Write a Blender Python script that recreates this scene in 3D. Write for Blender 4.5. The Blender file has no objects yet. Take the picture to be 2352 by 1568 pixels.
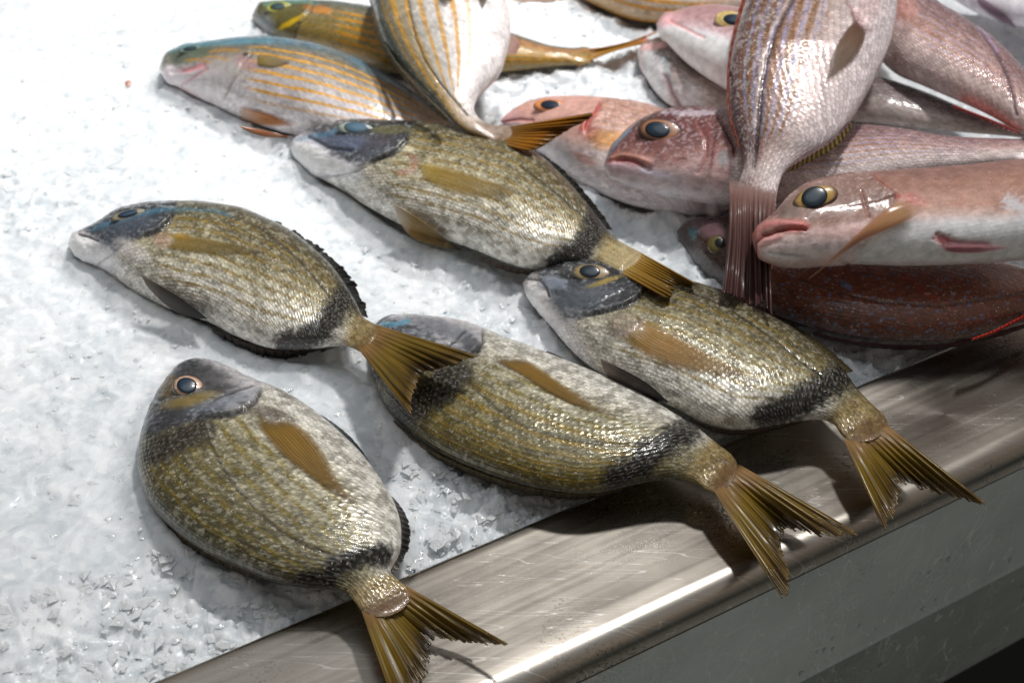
import bpy, math, random
import numpy as np
from mathutils import Vector
from mathutils.bvhtree import BVHTree
random.seed(4); rng = np.random.default_rng(4)
scn = bpy.context.scene; COL = scn.collection

# ------------------------------------------------------------------ camera and tracing
FP, PITCH, DIST = 2744.0, math.radians(41.0), 0.62
CX, CY = 1176.0, 784.0
cp, sp = math.cos(PITCH), math.sin(PITCH)
CAM = np.array([0.0, -DIST*cp, DIST*sp])
FWD = np.array([0.0, cp, -sp]); UPV = np.array([0.0, sp, cp]); RGT = np.array([1.0, 0.0, 0.0])
cd = bpy.data.cameras.new('camera'); cam = bpy.data.objects.new('camera', cd); COL.objects.link(cam)
cam.location = CAM; cam.rotation_euler = (math.pi/2-PITCH, 0, 0)
cd.lens = FP/2352*36; cd.sensor_width = 36; cd.clip_start = .01; cd.clip_end = 50
scn.camera = cam

def rays(p):
    p = np.asarray(p, float)
    return FWD + ((p[..., 0:1]-CX)/FP)*RGT - ((p[..., 1:2]-CY)/FP)*UPV
def at(p, z):                                   # traced point -> world point at height z
    d = rays(p); z = np.asarray(z, float)
    t = (z-CAM[2])/d[..., 2]
    return CAM + d*t[..., None]
def to_px(P):
    q = P-CAM; w = q@FWD
    return np.stack([CX+FP*(q@RGT)/w, CY-FP*(q@UPV)/w], -1)

ZF = {'A': (287.1, 0, .4395), 'B': (1318.4, 0, .4395), 'C': (114.8, 402, .4395), 'D': (803.9, 574.2, .4395),
      'E': (1318.4, 402, .4395), 'F': (229.7, 803.9, .4873), 'G': (1261, 861.3, .4639), 'W': (0, 0, 1)}
def tr(k, pts):
    ox, oy, s = ZF[k]; pts = np.asarray(pts, float)
    return pts*s+np.array([ox, oy])
def tri(k, px):
    ox, oy, s = ZF[k]; return (px-np.array([ox, oy]))/s

# ------------------------------------------------------------------ numeric helpers
def lin(c):
    c = np.asarray(c, float)/255.0
    return np.where(c <= .04045, c/12.92, ((c+.055)/1.055)**2.4)
def sst(a, b, x):
    t = np.clip((x-a)/(b-a), 0, 1); return t*t*(3-2*t)
def hsh(i, j, s=0):
    n = (i.astype(np.int64)*374761393+j.astype(np.int64)*668265263+s*982451653) & 0x7fffffff
    n = ((n ^ (n >> 13))*1274126177) & 0x7fffffff
    n = ((n ^ (n >> 16))*2246822519) & 0x7fffffff
    return (n ^ (n >> 15))/float(0x7fffffff) % 1.0
def vn(x, y, s=0):
    i = np.floor(x); j = np.floor(y); a = x-i; b = y-j
    a = a*a*(3-2*a); b = b*b*(3-2*b); i = i.astype(int); j = j.astype(int)
    return ((hsh(i, j, s)*(1-a)+hsh(i+1, j, s)*a)*(1-b)+(hsh(i, j+1, s)*(1-a)+hsh(i+1, j+1, s)*a)*b)
def fbm(x, y, s=0, o=4):
    r = 0; w = .5
    for k in range(o):
        r = r+w*vn(x*2**k, y*2**k, s+k*17); w *= .5
    return r/(1-.5**o)
def worley(x, y, s=0):
    i0 = np.floor(x).astype(int); j0 = np.floor(y).astype(int)
    best = np.full(x.shape, 9.0); sec = np.full(x.shape, 9.0)
    bx = np.zeros(x.shape); by = np.zeros(x.shape); bi = np.zeros(x.shape, int); bj = np.zeros(x.shape, int)
    for di in (-1, 0, 1):
        for dj in (-1, 0, 1):
            i = i0+di; j = j0+dj
            cx = i+hsh(i, j, s); cy = j+hsh(i, j, s+5)
            d = (x-cx)**2+(y-cy)**2
            m = d < best
            sec = np.where(m, best, np.minimum(sec, d))
            bx = np.where(m, x-cx, bx); by = np.where(m, y-cy, by)
            bi = np.where(m, i, bi); bj = np.where(m, j, bj); best = np.where(m, d, best)
    return np.sqrt(best), np.sqrt(sec), bx, by, bi, bj
def poly_dist(X, pts):                          # distance, signed side, parameter along
    pts = np.asarray(pts, float)
    best = np.full(len(X), 1e9); side = np.zeros(len(X)); par = np.zeros(len(X)); n = len(pts)-1
    for k in range(n):
        a, b = pts[k], pts[k+1]; d = b-a; L = d@d+1e-9
        t0 = ((X-a)@d)/L; t = np.clip(t0, 0, 1)
        q = a+t[:, None]*d; r = X-q; dd = np.hypot(r[:, 0], r[:, 1])
        m = dd < best
        c = d[0]*(X[:, 1]-a[1])-d[1]*(X[:, 0]-a[0])
        side = np.where(m, np.sign(c), side); par = np.where(m, (k+t)/n, par); best = np.where(m, dd, best)
    return best, side, par
def crom(P, n, warp=1.0):                       # smooth curve through P
    P = np.asarray(P, float); m = len(P)
    q = P[:, :2] if P.shape[1] == 2 else (P[:, :2]+P[:, 2:4])/2
    seg = np.sqrt(np.sum(np.diff(q, axis=0)**2, 1))+1e-6
    T = np.concatenate([[0], np.cumsum(seg)]); T /= T[-1]
    tan = np.zeros_like(P)
    for k in range(1, m-1):
        h0 = T[k]-T[k-1]; h1 = T[k+1]-T[k]
        tan[k] = ((P[k]-P[k-1])/h0*h1+(P[k+1]-P[k])/h1*h0)/(h0+h1)
    tan[0] = (P[1]-P[0])/(T[1]-T[0])*1.5-tan[1]*.5; tan[-1] = (P[-1]-P[-2])/(T[-1]-T[-2])
    u = np.linspace(0, 1, n)**warp
    k = np.clip(np.searchsorted(T, u, side='right')-1, 0, m-2)
    h = (T[k+1]-T[k]); t = ((u-T[k])/h)[:, None]; h = h[:, None]
    return ((2*t**3-3*t**2+1)*P[k]+(t**3-2*t**2+t)*h*tan[k]+(-2*t**3+3*t**2)*P[k+1]+(t**3-t**2)*h*tan[k+1]), u

# ------------------------------------------------------------------ object helpers
def tag(o, label=None, cat=None, group=None, kind=None):
    if label: o['label'] = label
    if cat: o['category'] = cat
    if group: o['group'] = group
    if kind: o['kind'] = kind
    return o
def mesh_obj(name, V, F, mat, parent=None, smooth=True, col=None, msk=None, uv=None):
    me = bpy.data.meshes.new(name); V = np.asarray(V, float)
    if isinstance(F, np.ndarray):
        nf, k = F.shape
        me.vertices.add(len(V)); me.vertices.foreach_set('co', V.astype(np.float32).ravel())
        me.loops.add(nf*k); me.loops.foreach_set('vertex_index', F.astype(np.int32).ravel())
        me.polygons.add(nf); me.polygons.foreach_set('loop_start', (np.arange(nf)*k).astype(np.int32))
        me.polygons.foreach_set('loop_total', np.full(nf, k, np.int32))
        me.update(calc_edges=True); me.validate()
    else:
        me.from_pydata([tuple(v) for v in V], [], F); me.update()
    me.polygons.foreach_set('use_smooth', [smooth]*len(me.polygons))
    for nm, c in (('Col', col), ('Msk', msk)):
        if c is not None:
            a = me.color_attributes.new(nm, 'FLOAT_COLOR', 'POINT')
            c4 = np.ones((len(V), 4), np.float32); c4[:, :3] = c
            a.data.foreach_set('color', c4.ravel())
    if uv is not None:
        l = me.uv_layers.new(name='sc'); idx = np.empty(len(me.loops), np.int32)
        me.loops.foreach_get('vertex_index', idx)
        l.data.foreach_set('uv', np.asarray(uv, np.float32)[idx].ravel())
    me.materials.append(mat)
    o = bpy.data.objects.new(name, me); COL.objects.link(o)
    if parent is not None:
        o.parent = parent; o.matrix_parent_inverse = parent.matrix_world.inverted()
    return o
def gridF(n, m, wrap=False):
    i, j = np.meshgrid(np.arange(n-1), np.arange(m if wrap else m-1), indexing='ij')
    i = i.ravel(); j = j.ravel(); j2 = (j+1) % m
    return np.stack([i*m+j, i*m+j2, (i+1)*m+j2, (i+1)*m+j], 1)

# ------------------------------------------------------------------ materials
class NT:
    def __init__(s, name):
        s.m = bpy.data.materials.new(name); s.m.use_nodes = True; s.t = s.m.node_tree
        s.t.nodes.clear(); s.out = s.t.nodes.new('ShaderNodeOutputMaterial')
    def n(s, ty, ins={}, **kw):
        nd = s.t.nodes.new('ShaderNode'+ty)
        for k, v in kw.items(): setattr(nd, k, v)
        for k, v in ins.items():
            if isinstance(v, bpy.types.NodeSocket): s.t.links.new(v, nd.inputs[k])
            else: nd.inputs[k].default_value = v
        return nd
    def math(s, op, a, b=0.0, c=0.0):
        return s.n('Math', {0: a, 1: b, 2: c}, operation=op).outputs[0]
    def mix(s, f, a, b, mode='MIX'):
        nd = s.n('Mix', {0: f, 6: a, 7: b}, data_type='RGBA', blend_type=mode); return nd.outputs[2]
    def rmp(s, f, a, b, c, d):
        return s.n('MapRange', {0: f, 1: a, 2: b, 3: c, 4: d}).outputs[0]
def c4(*c):
    return tuple(lin(c))+(1.0,)

def mat_skin(name, scale=.0030, bump=.00022, rough=.36, coat=.55, metal=.12, spark=.5, dark=.45):
    k = NT(name)
    colr = k.n('VertexColor', layer_name='Col').outputs[0]
    msk = k.n('SeparateColor', {0: k.n('VertexColor', layer_name='Msk').outputs[0]})
    uv = k.n('UVMap', uv_map='sc').outputs[0]
    mp0 = k.n('Mapping', {0: uv, 'Scale': (1/scale*.85, 1/scale, 1)}).outputs[0]
    wv = k.n('TexNoise', {'Vector': k.n('TexCoord').outputs['Object'], 'Scale': 60.0, 'Detail': 2.0}).outputs[1]
    mp0 = k.n('VectorMath', {0: mp0, 1: k.n('VectorMath', {0: wv, 1: (1.2, 1.2, 0)}, operation='MULTIPLY').outputs[0]}, operation='ADD').outputs[0]
    sy = k.n('SeparateXYZ', {0: mp0})
    par = k.math('MULTIPLY', k.math('MODULO', k.math('FLOOR', sy.outputs[1]), 2.0), .5)
    mp = k.n('CombineXYZ', {0: k.math('ADD', sy.outputs[0], par), 1: sy.outputs[1], 2: 0.0}).outputs[0]
    vo = k.n('TexVoronoi', {'Vector': mp, 'Scale': 1.0, 'Randomness': .34}, voronoi_dimensions='2D')
    ve = k.n('TexVoronoi', {'Vector': mp, 'Scale': 1.0, 'Randomness': .34}, voronoi_dimensions='2D', feature='DISTANCE_TO_EDGE')
    obj = k.n('TexCoord').outputs['Object']
    no = k.n('TexNoise', {'Vector': obj, 'Scale': 160.0, 'Detail': 5.0, 'Roughness': .65})
    n2 = k.n('TexNoise', {'Vector': obj, 'Scale': 900.0, 'Detail': 3.0})
    st = msk.outputs[0]
    cell = k.n('SeparateColor', {0: vo.outputs['Color']})
    # scale edges darker, each scale its own tone
    edge = k.rmp(ve.outputs['Distance'], 0.0, .22, 0.0, 1.0)
    edge2 = k.math('MULTIPLY', k.math('SUBTRACT', 1.0, edge), k.math('MULTIPLY', st, dark))
    tone = k.math('ADD', k.math('MULTIPLY', k.math('SUBTRACT', cell.outputs[0], .5), k.math('MULTIPLY', st, .42)), 1.0)
    nz = k.rmp(no.outputs[0], .3, .7, .78, 1.2)
    tone = k.math('MULTIPLY', k.math('MULTIPLY', tone, nz), k.math('SUBTRACT', 1.0, edge2))
    tc = k.n('CombineColor', {0: tone, 1: tone, 2: tone}).outputs[0]
    base = k.mix(1.0, colr, tc, 'MULTIPLY')
    # glints of light painted into the base colour as pale flecks
    glint = k.math('MULTIPLY', k.math('GREATER_THAN', k.math('ADD', n2.outputs[0], k.math('MULTIPLY', cell.outputs[1], .10)), .72-.10*spark), k.math('MULTIPLY', st, edge))
    base = k.mix(k.math('MULTIPLY', glint, .55), base, (.72, .71, .68, 1))
    lumv = k.n('RGBToBW', {0: colr}).outputs[0]
    dk = k.rmp(lumv, .02, .09, 1.0, 0.0)
    rim = k.math('MULTIPLY', k.rmp(vo.outputs['Distance'], .42, .62, 0.0, 1.0), k.math('MULTIPLY', st, k.math('MULTIPLY', dk, .5)))
    base = k.mix(rim, base, (.24, .22, .19, 1))
    hgt = k.math('ADD', k.math('MULTIPLY', k.math('SUBTRACT', 1.0, vo.outputs['Distance']), st), k.math('MULTIPLY', no.outputs[0], .55))
    hgt = k.math('ADD', hgt, k.math('MULTIPLY', n2.outputs[0], .25))
    b = k.n('Bump', {'Height': hgt, 'Distance': bump, 'Strength': 1.0}).outputs[0]
    bw = k.n('Bump', {'Height': k.math('ADD', hgt, k.math('MULTIPLY', no.outputs[0], 1.4)), 'Distance': bump*1.0, 'Strength': .8}).outputs[0]
    ro = k.math('ADD', k.math('MULTIPLY', k.math('SUBTRACT', cell.outputs[2], .5), .3), rough)
    p = k.n('BsdfPrincipled', {'Base Color': base, 'Roughness': ro, 'Metallic': k.math('MULTIPLY', st, metal), 'Normal': b,
        'Coat Weight': coat, 'Coat Roughness': .07, 'Coat Normal': bw, 'Specular IOR Level': .38})
    k.t.links.new(p.outputs[0], k.out.inputs[0]); return k.m

def mat_fin(name, rays_n=26, alpha=.9, rough=.35, trans=.35, contrast=.5, coat=.35, spec=.4):
    k = NT(name)
    colr = k.n('VertexColor', layer_name='Col').outputs[0]
    uv = k.n('UVMap', uv_map='sc').outputs[0]
    s = k.n('SeparateXYZ', {0: uv})
    wob = k.n('TexNoise', {'Vector': uv, 'Scale': 3.0, 'Detail': 2.0}).outputs[0]
    x = k.math('ADD', k.math('MULTIPLY', s.outputs[0], float(rays_n)), k.math('MULTIPLY', wob, .8))
    w = k.math('SINE', k.math('MULTIPLY', x, 2*math.pi))
    w2 = k.math('SINE', k.math('MULTIPLY', x, 4*math.pi))
    ray = k.rmp(k.math('ADD', w, k.math('MULTIPLY', k.math('MULTIPLY', w2, s.outputs[1]), .6)), -1.2, 1.2, 0, 1)
    str_ = k.n('TexNoise', {'Vector': k.n('Mapping', {0: uv, 'Scale': (rays_n*2.0, 5.0, 1)}).outputs[0], 'Scale': 1.0, 'Detail': 3.0}).outputs[0]
    t = k.math('MULTIPLY', k.rmp(ray, 0, 1, 1-contrast, 1.25), k.rmp(str_, .3, .7, .82, 1.15))
    base = k.mix(1.0, colr, k.n('CombineColor', {0: t, 1: t, 2: t}).outputs[0], 'MULTIPLY')
    b = k.n('Bump', {'Height': ray, 'Distance': .00017, 'Strength': .8}).outputs[0]
    p = k.n('BsdfPrincipled', {'Base Color': base, 'Roughness': rough, 'Normal': b, 'Coat Weight': coat, 'Coat Roughness': .15, 'Specular IOR Level': spec})
    tl = k.n('BsdfTranslucent', {'Color': base})
    m1 = k.n('MixShader', {0: trans, 1: p.outputs[0], 2: tl.outputs[0]})
    al = k.math('MULTIPLY', k.rmp(ray, 0, 1, max(0.0, 1-(1-alpha)*1.7), min(1.0, alpha+.15)), k.n('SeparateColor', {0: k.n('VertexColor', layer_name='Msk').outputs[0]}).outputs[0])
    tp = k.n('BsdfTransparent', {})
    m2 = k.n('MixShader', {0: al, 1: tp.outputs[0], 2: m1.outputs[0]})
    k.t.links.new(m2.outputs[0], k.out.inputs[0]); return k.m

def mat_plain(name, color, rough=.3, coat=0.0, metal=0.0, attr=False, bumpd=0.0, bscale=300.0):
    k = NT(name)
    ins = {'Base Color': k.n('VertexColor', layer_name='Col').outputs[0] if attr else color, 'Roughness': rough, 'Metallic': metal,
           'Coat Weight': coat, 'Coat Roughness': .05}
    if bumpd:
        no = k.n('TexNoise', {'Vector': k.n('TexCoord').outputs['Object'], 'Scale': bscale, 'Detail': 4.0}).outputs[0]
        ins['Normal'] = k.n('Bump', {'Height': no, 'Distance': bumpd}).outputs[0]
    p = k.n('BsdfPrincipled', ins)
    k.t.links.new(p.outputs[0], k.out.inputs[0]); return k.m

M = {}
M['bream'] = mat_skin('bream skin', .0024, .00030, .36, .5, .12, .12, .36)
M['salema'] = mat_skin('gold striped skin', .0022, .00010, .40, .45, .05, .12, .12)
M['pink'] = mat_skin('pink silver skin', .0025, .00026, .36, .45, .10, .25, .34)
M['smooth'] = mat_skin('smooth pink skin', .0028, .00013, .46, .35, .02, .05, .1)
M['brown'] = mat_skin('red brown skin', .0026, .00022, .36, .6, .03, .15, .3)
M['tail'] = mat_fin('tail fin membrane', 31, .97, .34, .34, .20)
M['fin'] = mat_fin('side fin membrane', 12, .92, .4, .3, .24)
M['darkfin'] = mat_fin('dark fin membrane', 7, 1.0, .45, .03, .3, .12, .2)
M['eye'] = mat_plain('eye iris', None, .3, .6, 0, True, .0001, 1500.)
M['pupil'] = mat_plain('eye pupil', None, .3, .35, 0, True)

def ice_mat():
    k = NT('crushed ice')
    obj = k.n('TexCoord').outputs['Object']
    n1 = k.n('TexNoise', {'Vector': obj, 'Scale': 14.0, 'Detail': 5.0, 'Roughness': .6}).outputs[0]
    n2 = k.n('TexNoise', {'Vector': obj, 'Scale': 420.0, 'Detail': 4.0, 'Roughness': .6, 'Distortion': .6}).outputs[0]
    vo = k.n('TexVoronoi', {'Vector': k.n('VectorMath', {0: obj, 1: k.n('VectorMath', {0: k.n('TexNoise', {'Vector': obj, 'Scale': 90.0, 'Detail': 2.0}).outputs[1], 1: (.008, .008, .008)}, operation='MULTIPLY').outputs[0]}, operation='ADD').outputs[0], 'Scale': 210.0})
    cell = k.n('SeparateColor', {0: vo.outputs['Color']})
    n3 = k.n('TexNoise', {'Vector': obj, 'Scale': 75.0, 'Detail': 4.0, 'Roughness': .55, 'Distortion': .8}).outputs[0]
    f = k.math('ADD', k.math('ADD', k.math('MULTIPLY', k.rmp(n1, .3, .7, 0, 1), .25), k.math('MULTIPLY', cell.outputs[0], .35)), k.math('MULTIPLY', k.rmp(n3, .38, .6, 0, 1), .4))
    base = k.mix(f, (.56, .61, .65, 1), (.90, .915, .93, 1))
    h = k.math('ADD', k.math('MULTIPLY', n2, .8), k.math('MULTIPLY', cell.outputs[1], .9))
    b = k.n('Bump', {'Height': h, 'Distance': .00035, 'Strength': .6}).outputs[0]
    p = k.n('BsdfPrincipled', {'Base Color': base, 'Roughness': k.rmp(cell.outputs[2], 0, 1, .06, .40), 'Normal': b, 'IOR': 1.31,
        'Subsurface Weight': .5, 'Subsurface Scale': .008, 'Subsurface Radius': (.8, .95, 1.0), 'Specular IOR Level': .5})
    k.t.links.new(p.outputs[0], k.out.inputs[0]); return k.m
def chip_mat():
    k = NT('clear ice chips')
    no = k.n('TexNoise', {'Vector': k.n('TexCoord').outputs['Object'], 'Scale': 500.0, 'Detail': 3.0}).outputs[0]
    b = k.n('Bump', {'Height': no, 'Distance': .0004}).outputs[0]
    p = k.n('BsdfPrincipled', {'Base Color': (.90, .92, .93, 1), 'Roughness': .08, 'Transmission Weight': .35, 'IOR': 1.31, 'Normal': b})
    k.t.links.new(p.outputs[0], k.out.inputs[0]); return k.m
M['ice'] = ice_mat(); M['chip'] = chip_mat()

# ------------------------------------------------------------------ counter geometry
pa, pb = at([[370, 1568], [1980, 890]], 0.0), None
a0, a1 = at([370, 1568], 0.0), at([1980, 890], 0.0)
o0, o1 = at([1261, 1497], 0.0), at([2352, 987], 0.0)
E_DIR = (a1-a0); E_DIR /= np.linalg.norm(E_DIR)
od = (o1-o0)/np.linalg.norm(o1-o0)
print('edge angles', math.degrees(math.atan2(E_DIR[1], E_DIR[0])), math.degrees(math.atan2(od[1], od[0])))
E_DIR = E_DIR+od; E_DIR /= np.linalg.norm(E_DIR)
N_DIR = np.array([-E_DIR[1], E_DIR[0], 0.0])                 # towards the ice
am = (a0+a1)/2; om = (o0+o1)/2
LW = float((am-om)@N_DIR)                                    # ledge width
print('ledge width', LW)
def loc_(s, t, z): return am+E_DIR*s+N_DIR*t+np.array([0, 0, z])
# front face height from lower lip
d = rays(np.array([2040., 1413.])); tt = ((om-CAM)@N_DIR)/(d@N_DIR); LIPZ = float((CAM+d*tt)[2])
d = rays(np.array([2205., 1500.])); tt = (((om+N_DIR*.012)-CAM)@N_DIR)/(d@N_DIR); LOWZ = float((CAM+d*tt)[2])
print('lip z', LIPZ, 'low z', LOWZ)

def ice_h(P):
    t = (P[..., :2]-am[:2])@N_DIR[:2]
    return -.006+.013*sst(.0, .09, t)+.005*sst(.1, .5, t)

def steel_mat(name, tint=(.58, .57, .55), rough=.2, stain=0.0, bumpy=0.0):
    k = NT(name)
    obj = k.n('TexCoord').outputs['Object']
    ang = math.atan2(E_DIR[1], E_DIR[0])
    rot = k.n('Mapping', {0: obj, 'Rotation': (0, 0, -ang), 'Scale': (1, 1, 1)}).outputs[0]
    br = k.n('TexNoise', {'Vector': k.n('Mapping', {0: rot, 'Scale': (6, 260, 260)}).outputs[0], 'Scale': 1.0, 'Detail': 4.0}).outputs[0]
    bl = k.n('TexNoise', {'Vector': obj, 'Scale': 9.0, 'Detail': 5.0, 'Roughness': .6}).outputs[0]
    bl2 = k.n('TexNoise', {'Vector': obj, 'Scale': 22.0, 'Detail': 3.0}).outputs[0]
    sp_ = k.n('TexNoise', {'Vector': obj, 'Scale': 650.0, 'Detail': 4.0, 'Roughness': .7}).outputs[0]
    # fine scratches: thin bands of stretched noise in two directions
    sc = None
    for a, s_, sd in ((.5, 26, 0), (-.9, 18, 3.), (1.7, 22, 7.), (.1, 30, 11.)):
        mp = k.n('Mapping', {0: obj, 'Location': (sd, sd, 0), 'Rotation': (0, 0, a), 'Scale': (s_*.35, s_*6, s_)}).outputs[0]
        nn = k.n('TexNoise', {'Vector': mp, 'Scale': 1.0, 'Detail': 1.0, 'Distortion': .2}).outputs[0]
        ln = k.math('LESS_THAN', k.math('ABSOLUTE', k.math('SUBTRACT', nn, .62)), .0035)
        sc = ln if sc is None else k.math('MAXIMUM', sc, ln)
    spots = k.math('MULTIPLY', k.math('GREATER_THAN', sp_, .56), k.rmp(bl2, .5, .62, 0, 1))
    base = k.mix(k.rmp(bl, .35, .7, 0, 1), tuple(tint)+(1,), tuple(c*.78 for c in tint)+(1,))
    base = k.mix(k.math('MULTIPLY', spots, stain), base, (.10, .09, .08, 1))
    base = k.mix(k.math('MULTIPLY', sc, .55), base, (.8, .78, .74, 1))
    ro = k.math('ADD', k.math('ADD', k.rmp(bl, .3, .7, rough-.05, rough+.1), k.math('MULTIPLY', spots, .1)), k.math('MULTIPLY', k.math('SUBTRACT', br, .5), .16))
    h = k.math('ADD', k.math('MULTIPLY', br, .05), k.math('MULTIPLY', bl2, .6))
    if bumpy: h = k.math('ADD', h, k.math('MULTIPLY', sp_, bumpy))
    b = k.n('Bump', {'Height': h, 'Distance': .0003, 'Strength': .5}).outputs[0]
    p = k.n('BsdfPrincipled', {'Base Color': base, 'Metallic': 1.0, 'Roughness': ro, 'Normal': b, 'Anisotropic': .3})
    k.t.links.new(p.outputs[0], k.out.inputs[0]); return k.m
M['steel'] = steel_mat('brushed steel ledge', (.50, .455, .40), .25, .7)
M['steel2'] = steel_mat('steel front', (.60, .62, .61), .30, .2)
M['steel3'] = steel_mat('damp dull steel', (.32, .34, .31), .42, .3, 1.2)

def sweep(name, prof, mat, parent, s0=-1.0, s1=1.4, n=60):
    S = np.linspace(s0, s1, n); prof = np.asarray(prof, float)
    V = np.array([[loc_(s, p[0], p[1]) for p in prof] for s in S]).reshape(-1, 3)
    return mesh_obj(name, V, gridF(n, len(prof)), mat, parent)
ctr = bpy.data.objects.new('display_counter', None); COL.objects.link(ctr)
ctr.location = Vector(loc_(0, 0, -.3)); bpy.context.view_layer.update()
tag(ctr, 'scratched stainless steel fish counter holding the ice, with bent front edge', 'counter')
R = .012
prof = [(.004, -.05), (.003, -.004), (.0026, -.0012), (.0016, -.0003), (.0, .0)]
prof += [(-LW*q, -.0006*math.sin(q*3.1)) for q in (.05, .3, .6, .85)]
prof += [(-LW+R*.1-(-0)-R*math.sin(a)+0, -R+R*math.cos(a)) for a in np.linspace(0, math.pi/2, 12)]
sweep('ledge', prof, M['steel'], ctr)
xf = -LW+R*.1-R
lip = [(xf-.0004, -R-.0005), (xf-.0006, LIPZ*.5), (xf-.0006, LIPZ+.014), (xf-.0016, LIPZ+.010)]
lip += [(xf-.0016+.0045-.0045*math.cos(a), LIPZ+.006-.0052*math.sin(a)) for a in np.linspace(0, math.pi, 12)]
lip += [(xf+.0074, LIPZ+.02)]
sweep('front_panel', lip, M['steel2'], ctr)
sweep('lower_panel', [(xf+.0115, LIPZ+.03), (xf+.012, LOWZ+.003), (xf+.0125, LOWZ), (xf+.018, LOWZ+.001), (xf+.02, LOWZ+.03)], M['steel3'], ctr)
fl = mesh_obj('floor', [(-4, -4, -.85), (4, -4, -.85), (4, 4, -.85), (-4, 4, -.85)], [(0, 1, 2, 3)],
              mat_plain('concrete floor', (.30, .31, .29, 1), .6, 0, 0, False, .002, 30.)); tag(fl, kind='structure')

sweep('under_counter_shade', [(xf+.016, LOWZ+.004), (xf+.05, LOWZ+.003), (xf+.052, -.84)], mat_plain('painted shade black', (.002, .002, .002, 1), .95), ctr)  # black sheet added to stand for the dark under the counter
# ------------------------------------------------------------------ fish
def interp(tab, u):
    t = np.asarray(tab, float); return np.interp(u, t[:, 0], t[:, 1])
def ramp(tab, x):
    ks = [t[0] for t in tab]; cs = np.array([lin(t[1]) for t in tab])
    return np.stack([np.interp(x, ks, cs[:, c]) for c in range(3)], -1)
def over(C, color, m):
    m = np.clip(m, 0, 1)[:, None]; return C*(1-m)+lin(color)*m

def grade(C, sat=1.2, ex=1.22):
    C = np.clip(C, 0, 1); C = C**ex*1.14; L_ = (C@np.array([.3, .6, .1]))[:, None]
    return np.clip(L_+(C-L_)*sat, 0.002, 1)

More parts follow.
